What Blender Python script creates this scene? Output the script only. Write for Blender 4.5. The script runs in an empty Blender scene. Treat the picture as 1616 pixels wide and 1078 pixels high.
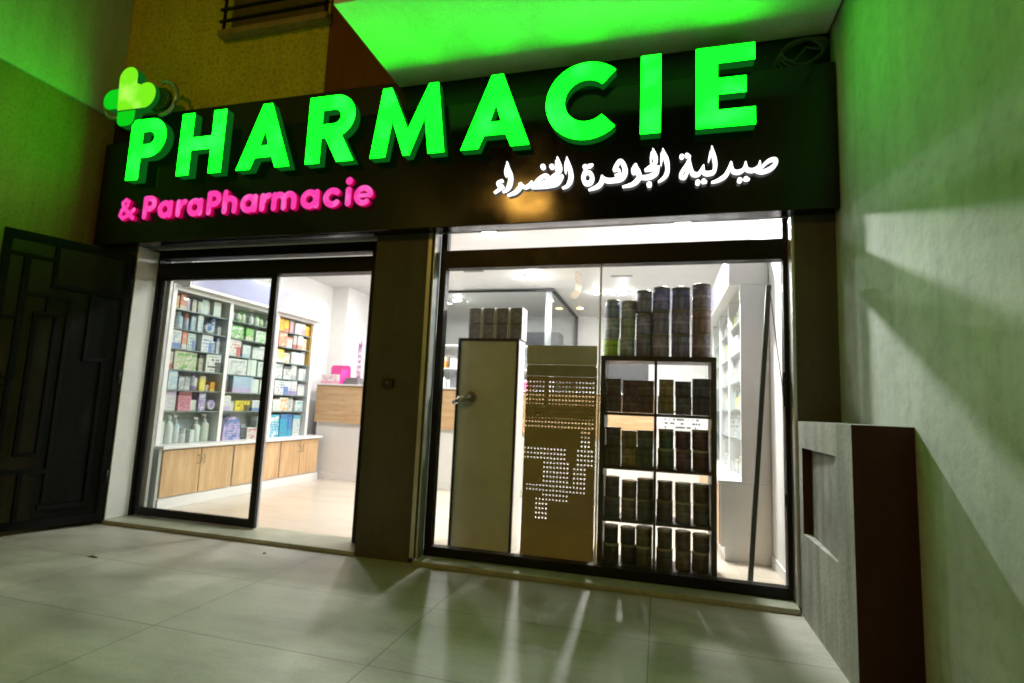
import bpy, math, random
from mathutils import Vector, Matrix
random.seed(7)
S = bpy.context.scene
COL = S.collection
PI = math.pi

# ------------------------------------------------------------------ materials
def nodes(name):
    m = bpy.data.materials.new(name); m.use_nodes = True
    nt = m.node_tree; nt.nodes.clear()
    out = nt.nodes.new('ShaderNodeOutputMaterial')
    return m, nt, out
def N(nt, typ, **kw):
    n = nt.nodes.new(typ)
    for k, v in kw.items():
        if k[0] == 'i' and k[1:].isdigit(): n.inputs[int(k[1:])].default_value = v
        else: setattr(n, k, v)
    return n
def ramp(nt, fac, stops, interp='LINEAR'):
    r = nt.nodes.new('ShaderNodeValToRGB'); r.color_ramp.interpolation = interp
    el = r.color_ramp.elements
    while len(el) < len(stops): el.new(0.5)
    for e, (p, c) in zip(el, stops):
        e.position = p; e.color = (*c, 1) if len(c) == 3 else c
    nt.links.new(fac, r.inputs[0]); return r
def mixc(nt, fac, a, b, mode='MIX'):
    n = nt.nodes.new('ShaderNodeMix'); n.data_type = 'RGBA'; n.blend_type = mode
    for sock, v in ((n.inputs[0], fac), (n.inputs[6], a), (n.inputs[7], b)):
        if hasattr(v, 'is_linked') or hasattr(v, 'node'): nt.links.new(v, sock)
        elif isinstance(v, (int, float)): sock.default_value = v
        else: sock.default_value = (*v, 1) if len(v) == 3 else v
    return n.outputs[2]
def math_(nt, op, a, b=None, c=None):
    n = nt.nodes.new('ShaderNodeMath'); n.operation = op
    for i, v in enumerate((a, b, c)):
        if v is None: continue
        if isinstance(v, (int, float)): n.inputs[i].default_value = v
        else: nt.links.new(v, n.inputs[i])
    return n.outputs[0]
def coords(nt, kind='Object', scale=(1, 1, 1), rot=(0, 0, 0)):
    t = nt.nodes.new('ShaderNodeTexCoord'); mp = nt.nodes.new('ShaderNodeMapping')
    mp.inputs['Scale'].default_value = scale; mp.inputs['Rotation'].default_value = rot
    nt.links.new(t.outputs[kind], mp.inputs[0]); return mp.outputs[0]
def noise(nt, vec, scale, detail=4, rough=.55, dist=0):
    n = nt.nodes.new('ShaderNodeTexNoise'); n.inputs['Scale'].default_value = scale
    n.inputs['Detail'].default_value = detail; n.inputs['Roughness'].default_value = rough
    n.inputs['Distortion'].default_value = dist
    nt.links.new(vec, n.inputs['Vector']); return n.outputs[0]
def principled(nt, out, color=None, rough=.5, metal=0, spec=.5, bump=None, bstr=.2, bdist=.01):
    p = nt.nodes.new('ShaderNodeBsdfPrincipled')
    if color is not None:
        if hasattr(color, 'node'): nt.links.new(color, p.inputs['Base Color'])
        else: p.inputs['Base Color'].default_value = (*color, 1)
    if hasattr(rough, 'node'): nt.links.new(rough, p.inputs['Roughness'])
    else: p.inputs['Roughness'].default_value = rough
    p.inputs['Metallic'].default_value = metal
    p.inputs['Specular IOR Level'].default_value = spec
    if bump is not None:
        b = nt.nodes.new('ShaderNodeBump'); b.inputs['Strength'].default_value = bstr
        b.inputs['Distance'].default_value = bdist
        nt.links.new(bump, b.inputs['Height']); nt.links.new(b.outputs[0], p.inputs['Normal'])
    nt.links.new(p.outputs[0], out.inputs[0]); return p
def plain(name, col, rough=.5, metal=0, spec=.5, var=.12, nscale=6, bump=0, bscale=60):
    """paint, plastic or metal with slight uneven tone and wear"""
    m, nt, out = nodes(name)
    v = coords(nt)
    n1 = noise(nt, v, nscale, 5, .6)
    dark = tuple(c * (1 - var) for c in col); light = tuple(min(1, c * (1 + var)) for c in col)
    r = ramp(nt, n1, [(.3, dark), (.7, light)])
    rr = ramp(nt, noise(nt, v, nscale * 2.3, 3), [(.3, (max(.02, rough - .5 * var),) * 3), (.7, (min(1, rough + .5 * var),) * 3)])
    principled(nt, out, r.outputs[0], rr.outputs[0], metal, spec,
               noise(nt, v, bscale, 4) if bump else None, bump, .004)
    return m
def plaster(name, col, stain, rough=.85, bscale=45, bstr=.35, bdist=.006, nscale=1.3, streak=True, amount=.5, speck=.22):
    m, nt, out = nodes(name)
    v = coords(nt)
    big = noise(nt, v, nscale, 6, .62, .3)
    base = ramp(nt, big, [(.3, stain), (.66, col)]).outputs[0]
    if streak:
        vs = coords(nt, scale=(5, 5, .45))
        st = ramp(nt, noise(nt, vs, 1.6, 5, .6), [(.45, (0, 0, 0)), (.72, (amount,) * 3)]).outputs[0]
        base = mixc(nt, st, base, tuple(c * .72 for c in stain))
    fine = noise(nt, v, bscale, 6, .65)
    sp = ramp(nt, fine, [(.30, (1 - speck,) * 3), (.52, (1, 1, 1))]).outputs[0]
    base = mixc(nt, .8, base, sp, 'MULTIPLY')
    principled(nt, out, base, rough, 0, .3, fine, bstr, bdist)
    return m
def emit(name, col, strength, spots=None, spot_gain=0, spot_scale=6):
    m, nt, out = nodes(name)
    e = nt.nodes.new('ShaderNodeEmission'); e.inputs[1].default_value = strength
    if spots:
        f = ramp(nt, noise(nt, coords(nt), spot_scale, 2, .4), [(.5, (0, 0, 0)), (.72, (1, 1, 1))]).outputs[0]
        nt.links.new(mixc(nt, f, col, spots), e.inputs[0])
    else: e.inputs[0].default_value = (*col, 1)
    nt.links.new(e.outputs[0], out.inputs[0]); return m
def glass(name, tint=(1, 1, 1), refl=1.0, rough=.0):
    m, nt, out = nodes(name)
    t = nt.nodes.new('ShaderNodeBsdfTransparent'); t.inputs[0].default_value = (*tint, 1)
    g = nt.nodes.new('ShaderNodeBsdfGlossy'); g.inputs['Roughness'].default_value = rough
    lw = nt.nodes.new('ShaderNodeLayerWeight'); lw.inputs[0].default_value = .5
    mx = nt.nodes.new('ShaderNodeMixShader')
    fac = math_(nt, 'MULTIPLY_ADD', math_(nt, 'POWER', lw.outputs['Facing'], 5), .6 * refl, .022 * refl)
    nt.links.new(fac, mx.inputs[0])
    nt.links.new(t.outputs[0], mx.inputs[1]); nt.links.new(g.outputs[0], mx.inputs[2])
    nt.links.new(mx.outputs[0], out.inputs[0]); return m
def wood(name, c0, c1, c2, axis='z', rough=.4):
    m, nt, out = nodes(name)
    sc = {'z': (9, 9, .7), 'x': (.7, 9, 9)}[axis]
    v = coords(nt, scale=sc)
    g = noise(nt, v, 2.2, 7, .6, .5)
    col = ramp(nt, g, [(.28, c0), (.5, c1), (.75, c2)]).outputs[0]
    v2 = coords(nt, scale=tuple(s * 5 for s in sc))
    f = ramp(nt, noise(nt, v2, 3, 3), [(.35, (.8,) * 3), (.55, (1, 1, 1))]).outputs[0]
    principled(nt, out, mixc(nt, .7, col, f, 'MULTIPLY'), rough, 0, .4, g, .08, .002)
    return m
PRINT = {}
def printed(base, ink, ink2=None, style=0, rough=.45):
    """package print: a colour band, rows of broken text-like marks and a block, laid on the package's own box coordinates"""
    key = (base, ink, ink2, style)
    if key in PRINT: return PRINT[key]
    m, nt, out = nodes('package_print')
    ink2 = ink2 or ink
    t = nt.nodes.new('ShaderNodeTexCoord'); sep = nt.nodes.new('ShaderNodeSeparateXYZ')
    nt.links.new(t.outputs['Generated'], sep.inputs[0])
    oi = nt.nodes.new('ShaderNodeObjectInfo')
    u, v = math_(nt, 'MAXIMUM', sep.outputs[0], 0), sep.outputs[2]
    rows = 9 if style != 2 else 5
    vr = math_(nt, 'MULTIPLY', v, rows); row = math_(nt, 'FLOOR', vr); fv = math_(nt, 'FRACT', vr)
    cmb = nt.nodes.new('ShaderNodeCombineXYZ')
    nt.links.new(math_(nt, 'MULTIPLY', u, 9 if style != 2 else 6), cmb.inputs[0])
    nt.links.new(math_(nt, 'MULTIPLY', row, 3.7), cmb.inputs[1])
    nt.links.new(math_(nt, 'MULTIPLY', oi.outputs['Random'], 40), cmb.inputs[2])
    tx = noise(nt, cmb.outputs[0], 1.6, 2, .6)
    mark = math_(nt, 'GREATER_THAN', tx, .5)
    mark = math_(nt, 'MULTIPLY', mark, math_(nt, 'LESS_THAN', math_(nt, 'ABSOLUTE', math_(nt, 'SUBTRACT', fv, .5)), .27))
    inside = math_(nt, 'LESS_THAN', math_(nt, 'ABSOLUTE', math_(nt, 'SUBTRACT', u, .5)), .38)
    inside = math_(nt, 'MULTIPLY', inside, math_(nt, 'LESS_THAN', math_(nt, 'ABSOLUTE', math_(nt, 'SUBTRACT', v, .5)), .4))
    mark = math_(nt, 'MULTIPLY', mark, inside)
    col = mixc(nt, mark, base, ink)
    if style == 0: band = math_(nt, 'GREATER_THAN', v, .8)
    elif style == 1: band = math_(nt, 'LESS_THAN', v, .3)
    elif style == 2: band = math_(nt, 'MULTIPLY', math_(nt, 'GREATER_THAN', u, .62), math_(nt, 'LESS_THAN', v, .6))
    else:
        big = noise(nt, t.outputs['Generated'], 3.2, 3); band = math_(nt, 'GREATER_THAN', big, .56)
    col = mixc(nt, math_(nt, 'MULTIPLY', band, .85), col, ink2)
    dirt = ramp(nt, noise(nt, coords(nt), 25, 4), [(.3, (.82,) * 3), (.6, (1, 1, 1))]).outputs[0]
    principled(nt, out, mixc(nt, .7, col, dirt, 'MULTIPLY'), rough)
    PRINT[key] = m; return m

# ------------------------------------------------------------------ mesh builder
class MB:
    def __init__(s, o=(0, 0, 0)): s.v = []; s.f = []; s.m = []; s.sm = []; s.o = Vector(o)
    def add(s, vs, fs, mi=0, smooth=False):
        b = len(s.v); s.v += [Vector(v) for v in vs]
        for f in fs: s.f.append([i + b for i in f]); s.m.append(mi); s.sm.append(smooth)
        return s
    def box(s, x0, x1, y0, y1, z0, z1, mi=0, fn=None):
        vs = [(x, y, z) for z in (z0, z1) for y in (y0, y1) for x in (x0, x1)]
        if fn: vs = [fn(*v) for v in vs]
        return s.add(vs, [(0, 2, 3, 1), (4, 5, 7, 6), (0, 1, 5, 4), (2, 6, 7, 3), (0, 4, 6, 2), (1, 3, 7, 5)], mi)
    def prism(s, poly, y0, y1, mi=0, side=None, fn=None):
        """poly in x,z seen from the front (-y); counter-clockwise"""
        n = len(poly); side = mi if side is None else side
        a = [(x, y0, z) for x, z in poly]; b = [(x, y1, z) for x, z in poly]
        if fn: a = [fn(*p) for p in a]; b = [fn(*p) for p in b]
        s.add(a + b, [tuple(range(n)), tuple(range(2 * n - 1, n - 1, -1))], mi)
        base = len(s.v) - 2 * n
        for i in range(n):
            j = (i + 1) % n; s.f.append([base + j, base + i, base + n + i, base + n + j]); s.m.append(side); s.sm.append(False)
        return s
    def lathe(s, prof, c, n=20, mi=0, axis='z', mids=None):
        vs = []; fs = []
        for k, (r, h) in enumerate(prof):
            for i in range(n):
                a = 2 * PI * i / n; p = (r * math.cos(a), r * math.sin(a), h)
                if axis == 'y': p = (p[0], p[2], p[1])
                if axis == 'x': p = (p[2], p[0], p[1])
                vs.append((p[0] + c[0], p[1] + c[1], p[2] + c[2]))
        b = len(s.v); s.v += [Vector(v) for v in vs]
        for k in range(len(prof) - 1):
            for i in range(n):
                j = (i + 1) % n
                s.f.append([b + k * n + i, b + k * n + j, b + (k + 1) * n + j, b + (k + 1) * n + i])
                s.m.append(mids[k] if mids else mi); s.sm.append(abs(prof[k][0] - prof[k + 1][0]) < 1e-6 or abs(prof[k][1] - prof[k + 1][1]) > 1e-6)
        s.f.append([b + i for i in range(n)][::-1]); s.m.append(mids[0] if mids else mi); s.sm.append(False)
        s.f.append([b + (len(prof) - 1) * n + i for i in range(n)]); s.m.append(mids[-1] if mids else mi); s.sm.append(False)
        return s
    def tube(s, pts, r, n=8, mi=0):
        pts = [Vector(p) for p in pts]; rings = []
        for i, p in enumerate(pts):
            d = (pts[min(i + 1, len(pts) - 1)] - pts[max(i - 1, 0)]).normalized()
            up = Vector((0, 0, 1)) if abs(d.z) < .9 else Vector((1, 0, 0))
            a = d.cross(up).normalized(); b = d.cross(a)
            rr = r[i] if isinstance(r, (list, tuple)) else r
            rings.append([p + (a * math.cos(2 * PI * k / n) + b * math.sin(2 * PI * k / n)) * rr for k in range(n)])
        base = len(s.v)
        for ring in rings: s.v += ring
        for i in range(len(pts) - 1):
            for k in range(n):
                j = (k + 1) % n; s.f.append([base + i * n + k, base + i * n + j, base + (i + 1) * n + j, base + (i + 1) * n + k]); s.m.append(mi); s.sm.append(True)
        s.f.append([base + k for k in range(n)]); s.m.append(mi); s.sm.append(False)
        s.f.append([base + (len(pts) - 1) * n + k for k in range(n)][::-1]); s.m.append(mi); s.sm.append(False)
        return s
    def build(s, name, mats, parent=None, bevel=0):
        me = bpy.data.meshes.new(name)
        me.from_pydata([v - s.o for v in s.v], [], s.f)
        if not isinstance(mats, (list, tuple)): mats = [mats]
        for m in mats: me.materials.append(m)
        me.polygons.foreach_set('material_index', s.m); me.polygons.foreach_set('use_smooth', s.sm)
        import bmesh
        bm = bmesh.new(); bm.from_mesh(me); bmesh.ops.recalc_face_normals(bm, faces=bm.faces); bm.to_mesh(me); bm.free()
        o = bpy.data.objects.new(name, me); COL.objects.link(o)
        if parent is not None: o.parent = parent
        else: o.location = s.o
        if bevel:
            md = o.modifiers.new('edge', 'BEVEL'); md.width = bevel; md.segments = 2; md.limit_method = 'ANGLE'; md.angle_limit = math.radians(40)
        return o
def tag(o, label=None, cat=None, group=None, kind=None):
    if label: o['label'] = label
    if cat: o['category'] = cat
    if group: o['group'] = group
    if kind: o['kind'] = kind
    return o
def thing(name, label, cat, loc=(0, 0, 0), group=None):
    o = bpy.data.objects.new(name, None); COL.objects.link(o); o.location = loc; o.empty_display_size = .1
    return tag(o, label, cat, group)
def arc(cx, cz, r, a0, a1, n=14, rz=None):
    return [(cx + r * math.cos(math.radians(a0 + (a1 - a0) * i / n)), cz + (rz or r) * math.sin(math.radians(a0 + (a1 - a0) * i / n))) for i in range(n + 1)]
def catmull(ps, sub=5):
    if len(ps) < 3: return ps
    out = []
    for i in range(len(ps) - 1):
        p0, p1, p2, p3 = ps[max(i - 1, 0)], ps[i], ps[i + 1], ps[min(i + 2, len(ps) - 1)]
        for k in range(sub):
            t = k / sub
            out.append(tuple(.5 * (2 * b + (c - a) * t + (2 * a - 5 * b + 4 * c - d) * t * t + (3 * b - a - 3 * c + d) * t ** 3) for a, b, c, d in zip(p0, p1, p2, p3)))
    out.append(ps[-1]); return out
def stroke_poly(ps, closed=False):
    """outline of a brush stroke given as (x, z, radius)"""
    L, Rr = [], []; n = len(ps)
    for i, (x, z, r) in enumerate(ps):
        a = ps[max(i - 1, 0)]; b = ps[min(i + 1, n - 1)]
        dx, dz = b[0] - a[0], b[1] - a[1]; l = math.hypot(dx, dz) or 1; dx /= l; dz /= l
        L.append((x - dz * r, z + dx * r)); Rr.append((x + dz * r, z - dx * r))
    def cap(p, q, x, z, r):
        a0 = math.degrees(math.atan2(p[1] - z, p[0] - x)); return arc(x, z, r, a0, a0 - 180, 8)[1:-1]
    e = ps[-1]; s0 = ps[0]
    return (L + cap(L[-1], Rr[-1], *e) + Rr[::-1] + cap(Rr[0], L[0], *s0))[::-1]
def ribbon(mb, ps, y0, y1, fmi=0, smi=1):
    """brush stroke as a chain of quads (safe for strokes that cross themselves)"""
    n = len(ps); L, Rr = [], []
    for i, (x, z, r) in enumerate(ps):
        a = ps[max(i - 1, 0)]; b = ps[min(i + 1, n - 1)]
        dx, dz = b[0] - a[0], b[1] - a[1]; l = math.hypot(dx, dz) or 1; dx /= l; dz /= l
        L.append((x - dz * r, z + dx * r)); Rr.append((x + dz * r, z - dx * r))
    vs = [(x, y0, z) for x, z in L] + [(x, y0, z) for x, z in Rr] + [(x, y1, z) for x, z in L] + [(x, y1, z) for x, z in Rr]
    fs = []; ss = []
    for i in range(n - 1):
        fs.append((i, n + i, n + i + 1, i + 1)); ss += [(i, i + 1, 2 * n + i + 1, 2 * n + i), (n + i, 3 * n + i, 3 * n + i + 1, n + i + 1)]
    ss += [(0, 2 * n, 3 * n, n), (n - 1, 2 * n - 1, 4 * n - 1, 3 * n - 1)]
    b = len(mb.v); mb.add(vs, fs, fmi)
    for f in ss: mb.f.append([k + b for k in f]); mb.m.append(smi); mb.sm.append(False)
    for (x, z, r) in (ps[0], ps[-1]):
        mb.prism(arc(x, z, r, 0, 360, 14)[:-1], y0 - .0004, y1, fmi, smi)
ORD = ['first', 'second', 'third', 'fourth', 'fifth', 'sixth', 'seventh', 'eighth', 'ninth', 'tenth']
# ------------------------------------------------------------------ palette
BLACKMETAL = plain('black_metal', (.006, .006, .007), .42, .0, .25)
ALU = plain('pale_aluminium', (.55, .57, .56), .35, .6)
GREYALU = plain('grey_aluminium', (.16, .17, .17), .4, .6)
WHITE = plain('white_paint', (.66, .655, .645), .55, var=.04)
WHITELAM = plain('white_laminate', (.68, .68, .68), .3, var=.03)
GREYLAM = plain('grey_laminate', (.36, .40, .38), .4, var=.05)
SHELFGREY = plain('shelf_glass_edge', (.22, .27, .27), .2, var=.05)
BACKGREY = plain('cabinet_back', (.54, .58, .57), .5, var=.06)
OCHREBACK = plain('cabinet_back_ochre', (.55, .33, .06), .5, var=.06)
LILAC = plain('lilac_panel', (.40, .41, .62), .12, var=.03)
DARKBROWN = plaster('dark_brown_cladding', (.090, .088, .066), (.064, .062, .046), .6, 30, .1, .003)
REDBROWN = plaster('red_brown_paint', (.050, .016, .007), (.028, .010, .005), .65, 40, .3, .004, 2.5, amount=.7, speck=.4)
FASCIA = plain('black_fascia', (.008, .008, .008), .45, var=.2)
PANEL = plain('gloss_black_panel', (.006, .006, .006), .115, 0, .35, var=.1, nscale=1.2)
ROUGHCAST = plaster('ochre_roughcast', (.78, .74, .06), (.64, .60, .05), .9, 30, 1.0, .03, 2.0, amount=.3, speck=.62)
OCHRELOW = plaster('ochre_paint', (.42, .33, .12), (.30, .23, .09), .9, 34, .5, .01, 1.5, speck=.4)
RENDER_W = plaster('grey_green_render', (.50, .54, .50), (.34, .37, .335), .75, 13, .32, .010, 1.1, amount=.35)
PIERGREY = plaster('pier_render', (.40, .41, .36), (.24, .25, .22), .8, 40, .45, .006, 2.2, amount=.9, speck=.35)
GLOWWALL = plaster('upper_wall_sign_glow', (.62, .78, .62), (.52, .68, .52), .85, 34, .4, .008, 1.5)  # paler and greener than the wall below: sign glow put into the colour
SOFFITM = plaster('white_soffit_paint', (.78, .83, .79), (.62, .67, .64), .6, 60, .1, .003, 2.6, streak=False)
STONE = plaster('sill_stone', (.36, .38, .30), (.24, .26, .19), .35, 35, .15, .003, 3, streak=False)
OAK = wood('oak_veneer_upright', (.42, .26, .13), (.54, .36, .19), (.66, .47, .28), 'z')
OAKH = wood('oak_veneer_level', (.42, .26, .13), (.54, .36, .20), (.66, .47, .28), 'x')
GLASSM = glass('window_glass', (.97, .985, .975), .9)
GREYGLASS = glass('grey_partition_glass', (.90, .915, .92), .8)
CABGLASS = glass('cabinet_glass', (.95, .97, .965), .8)
OLIVE = plain('olive_white_board', (.56, .57, .46), .4, var=.14, nscale=2.5)
NAVY = plain('navy_edge', (.012, .013, .03), .4)
CHROME = plain('dull_steel', (.42, .43, .42), .22, 1)
DARKWOOD = plain('black_brown_board', (.035, .030, .020), .45, var=.25)
def floor_mats():
    m, nt, out = nodes('concrete_slabs')
    v = coords(nt); mp = nt.nodes.new('ShaderNodeMapping'); mp.inputs['Location'].default_value = (.04, .02, 0)
    nt.links.new(v, mp.inputs[0])
    b = nt.nodes.new('ShaderNodeTexBrick'); b.offset = .0; b.inputs['Scale'].default_value = 1
    b.inputs['Brick Width'].default_value = 1.23; b.inputs['Row Height'].default_value = .745; b.inputs['Mortar Size'].default_value = .0045
    b.inputs['Mortar Smooth'].default_value = .6
    b.inputs['Color1'].default_value = (1, 1, 1, 1); b.inputs['Color2'].default_value = (.9, .9, .9, 1); b.inputs['Mortar'].default_value = (.25, .25, .23, 1)
    nt.links.new(mp.outputs[0], b.inputs[0])
    big = noise(nt, v, .8, 4, .5)
    base = ramp(nt, big, [(.25, (.33, .33, .29)), (.5, (.40, .40, .355)), (.75, (.47, .47, .42))]).outputs[0]
    fine = noise(nt, v, 55, 6, .7)
    base = mixc(nt, .55, base, ramp(nt, fine, [(.3, (.72,) * 3), (.55, (1, 1, 1))]).outputs[0], 'MULTIPLY')
    blot = noise(nt, v, 3.2, 8, .62)
    base = mixc(nt, .5, base, ramp(nt, blot, [(.3, (.8, .81, .79)), (.55, (1, 1, 1))]).outputs[0], 'MULTIPLY')
    base = mixc(nt, .8, base, b.outputs[0], 'MULTIPLY')
    spk = noise(nt, v, 130, 3, .7)
    base = mixc(nt, .5, base, ramp(nt, spk, [(.32, (.45,) * 3), (.44, (1, 1, 1))]).outputs[0], 'MULTIPLY')
    dirt = noise(nt, coords(nt, scale=(.8, 2.2, 1)), 1.3, 6, .65)
    base = mixc(nt, .45, base, ramp(nt, dirt, [(.36, (.42, .43, .39)), (.56, (1, 1, 1))]).outputs[0], 'MULTIPLY')
    ro = ramp(nt, big, [(.3, (.32,) * 3), (.7, (.50,) * 3)]).outputs[0]
    hh = mixc(nt, .5, fine, b.outputs[0], 'MULTIPLY')
    principled(nt, out, base, ro, 0, .55, hh, .18, .004)
    f, nt, out = nodes('beige_floor_tile')
    v = coords(nt)
    b = nt.nodes.new('ShaderNodeTexBrick'); b.offset = 0; b.inputs['Scale'].default_value = 1
    b.inputs['Brick Width'].default_value = .6; b.inputs['Row Height'].default_value = .6; b.inputs['Mortar Size'].default_value = .0015
    b.inputs['Color1'].default_value = (1, 1, 1, 1); b.inputs['Color2'].default_value = (.96, .96, .96, 1); b.inputs['Mortar'].default_value = (.72, .7, .66, 1)
    nt.links.new(v, b.inputs[0])
    vein = noise(nt, coords(nt, scale=(.6, 2.6, 1), rot=(0, 0, .35)), 1.7, 7, .62, 1.2)
    base = ramp(nt, vein, [(.3, (.44, .385, .31)), (.47, (.50, .445, .37)), (.66, (.53, .475, .40))]).outputs[0]
    principled(nt, out, mixc(nt, 1, base, b.outputs[0], 'MULTIPLY'), .2, 0, .5)
    return m, f
PAVE, TILE = floor_mats()
GREEN = emit('green_sign_light', (.0009, 1, .0033), 12.5, (.003, 1, .009), 1, 4.5)
GREENSIDE = emit('green_letter_return', (.003, .10, .008), 1)
LIME = emit('lime_sign_light', (.18, .78, .012), 1.15, (.42, .95, .10), 1, 5)
LEAFGREEN = emit('leaf_green_light', (.004, .62, .01), 1.05)
PINK = emit('pink_sign_light', (1, .055, .42), 1.0, (1, .16, .62), 1, 9)
PINKSIDE = emit('pink_letter_return', (.9, .0, .10), .55)
WHITELED = emit('white_sign_light', (1, 1, .97), 3.2)
WHITESIDE = emit('white_letter_return', (1, 1, .97), 2.2)
LAMP = emit('downlight_lens', (1, .975, .94), 1150)
LAMPW = emit('window_downlight_lens', (1, .975, .94), 2500)
LAMPX = emit('near_window_lens', (1, .975, .94), 3800)
LAMPY = emit('dim_window_lens', (1, .975, .94), 800)
LAMPD = emit('door_downlight_lens', (1, .965, .92), 620)
AMBER = emit('amber_lamp_lens', (1, .55, .12), 60)
SODIUM = emit('street_lamp_lens', (1, .50, .085), 115)
SIDEMETAL = plain('letter_side_metal', (.10, .13, .10), .4, .3)

# ------------------------------------------------------------------ ground, floors
g = MB().box(-45, 45, -45, .245, -.3, 0).build('pavement', PAVE); tag(g, kind='structure')
f = MB().box(-5.16, .88, .25, 6.6, -.1, .03).build('shop_floor', TILE); tag(f, kind='structure')
c = MB().box(-5.16, .88, .30, 6.6, 3.0, 3.06).build('shop_ceiling', WHITE); tag(c, kind='structure')

# ------------------------------------------------------------------ the building
B = thing('pharmacy_building', 'pharmacy shop building with black fascia, dark pillar, glass door and wide display window', 'building')
for a, c_ in ((-5.30, -4.80), (-2.26, -1.80), (.865, 1.30)): MB().box(a, c_, .0, .25, 0, 2.56).build('pillar', DARKBROWN, B)
MB().box(-5.30, 1.30, .0, .055, 2.56, 3.895).box(-5.30, 1.30, .055, .30, 2.74, 3.895).build('fascia', FASCIA, B)
MB().box(-5.30, -2.90, .002, .30, 3.895, 7.2).build('upper_wall', ROUGHCAST, B)
MB().box(-2.90, 1.30, -.004, .30, 3.895, 7.2).build('painted_pier', plaster('orange_brown_paint', (.20, .07, .012), (.15, .05, .01), .8, 40, .2, .004), B)
m = MB()
m.box(-5.22, -5.16, .25, 6.66, 0, 3.06); m.box(.88, .94, .25, 6.66, 0, 3.06); m.box(-5.16, .88, 6.6, 6.66, 0, 3.06)
m.box(-5.16, -4.87, 3.7, 3.78, .03, 3.0); m.box(-4.95, -4.87, 3.78, 4.6, .03, 3.0); m.box(-4.87, -3.62, 4.6, 4.68, .03, 3.0)
m.box(-5.16, .88, .301, .32, 2.74, 3.0); m.box(-5.16, -4.80, .25, .40, .03, 2.74); m.box(-2.29, -1.80, .25, .36, .03, 2.74)
m.build('interior_wall', WHITE, B)
MB().box(.868, .879, .31, .96, .03, .12).build('skirting_board', WHITELAM, B)
# canopy over the right half
m = MB(); m.box(-2.15, 1.10, -.985, -.006, 3.845, 4.05); m.build('canopy', [SOFFITM], B, .004)
# upper window with guard rails
w = MB().box(-3.98, -2.93, -.012, .001, 4.60, 5.9).build('window', plaster('shuttered_opening', (.20, .16, .035), (.12, .10, .025), .7, 30, .2, .004), B)
MB().box(-4.05, -2.87, -.10, -.012, 4.545, 4.60).build('sill', OCHRELOW, w)
r = MB()
for z in (4.66, 4.78, 4.90, 5.02): r.box(-4.02, -2.88, -.12, -.10, z, z + .022)
for x in (-4.0, -2.90): r.box(x, x + .022, -.10, -.08, 4.60, 5.2)
r.build('guard_rail', BLACKMETAL, w)
# ---- door
d = MB()
d.box(-4.80, -4.785, .0, .22, .034, 2.56, 1)                     # white reveal
d.box(-4.80, -4.764, .22, .345, .034, 2.735)                      # left post
d.box(-2.425, -2.30, .22, .345, .034, 2.735)                      # right post
d.box(-4.764, -2.425, .22, .345, 2.312, 2.452)                    # header bar
d.box(-4.764, -2.425, .22, .345, 2.496, 2.735)                    # top bar
d.box(-4.785, -2.26, .056, .12, 2.562, 2.60, 2); d.box(-4.785, -2.26, .19, .2195, 2.58, 2.592, 1)
D = d.build('sliding_door', [BLACKMETAL, WHITE, GREYALU], B, .003)
MB().box(-4.764, -2.425, .275, .281, 2.452, 2.496).build('transom_glass', GLASSM, D)
l = MB()
l.box(-4.762, -4.735, .24, .275, .045, 2.308); l.box(-3.465, -3.40, .24, .275, .045, 2.308)
l.box(-4.735, -3.465, .24, .275, .045, .115); l.box(-4.735, -3.465, .24, .275, 2.285, 2.308)
l.build('leaf_frame', BLACKMETAL, D, .002)
MB().box(-4.735, -3.465, .255, .261, .115, 2.285).build('leaf_glass', GLASSM, D)
l = MB()
l.box(-3.48, -3.415, .285, .315, .045, 2.308); l.box(-4.73, -4.68, .285, .315, .045, 2.308); l.box(-4.68, -3.48, .285, .315, .045, .10); l.box(-4.68, -3.48, .285, .315, 2.29, 2.308)
l.build('rear_leaf_frame', plain('brushed_aluminium', (.36, .37, .37), .4, .3), D, .002)
MB().box(-4.68, -3.48, .298, .303, .10, 2.29).build('rear_leaf_glass', GLASSM, D)
MB().box(-4.80, -2.26, -.012, .36, .0, .034).build('door_step', STONE, D, .004)
# ---- display window
wm = MB()
wm.box(-1.735, -1.68, .11, .19, .034, 2.74); wm.box(.815, .862, .11, .19, .034, 2.74)
wm.box(-1.68, .815, .11, .19, .034, .108); wm.box(-1.68, .815, .10, .20, 2.286, 2.432)
wm.box(-1.80, -1.765, .0, .11, .034, 2.56, 1); wm.box(-1.765, -1.748, .03, .11, .034, 2.56, 0); wm.box(-1.748, -1.735, .0, .11, .034, 2.56, 1)
wm.box(.845, .865, .0, .11, .034, 2.56, 1)
wm.box(-1.735, .845, .056, .075, 2.562, 2.60, 2)
W = wm.build('display_window', [BLACKMETAL, ALU, GREYALU], B, .003)
MB().box(-1.68, -.436, .146, .153, .108, 2.286).build('window_pane', GLASSM, W)
MB().box(-.424, .815, .146, .153, .108, 2.286).build('window_pane', GLASSM, W)
m_, nt, out = nodes('added_scatter_film'); tr = nt.nodes.new('ShaderNodeBsdfTranslucent'); tr.inputs[0].default_value = (.9, .9, .9, 1)  # scattering layer added so lamp light whitens the strip above the window
tp = nt.nodes.new('ShaderNodeBsdfTransparent'); mx = nt.nodes.new('ShaderNodeMixShader'); mx.inputs[0].default_value = .085
nt.links.new(tp.outputs[0], mx.inputs[1]); nt.links.new(tr.outputs[0], mx.inputs[2]); nt.links.new(mx.outputs[0], out.inputs[0])
MB().box(-1.68, .815, .146, .147, 2.432, 2.74).build('transom_pane', m_, W)
MB().box(-.437, -.423, .142, .157, .108, 2.286).build('glass_joint', plain('clear_joint', (.7, .72, .72), .25), W)
MB().box(-1.745, .848, -.05, .25, .0, .036).build('window_sill', STONE, W, .005)
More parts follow.
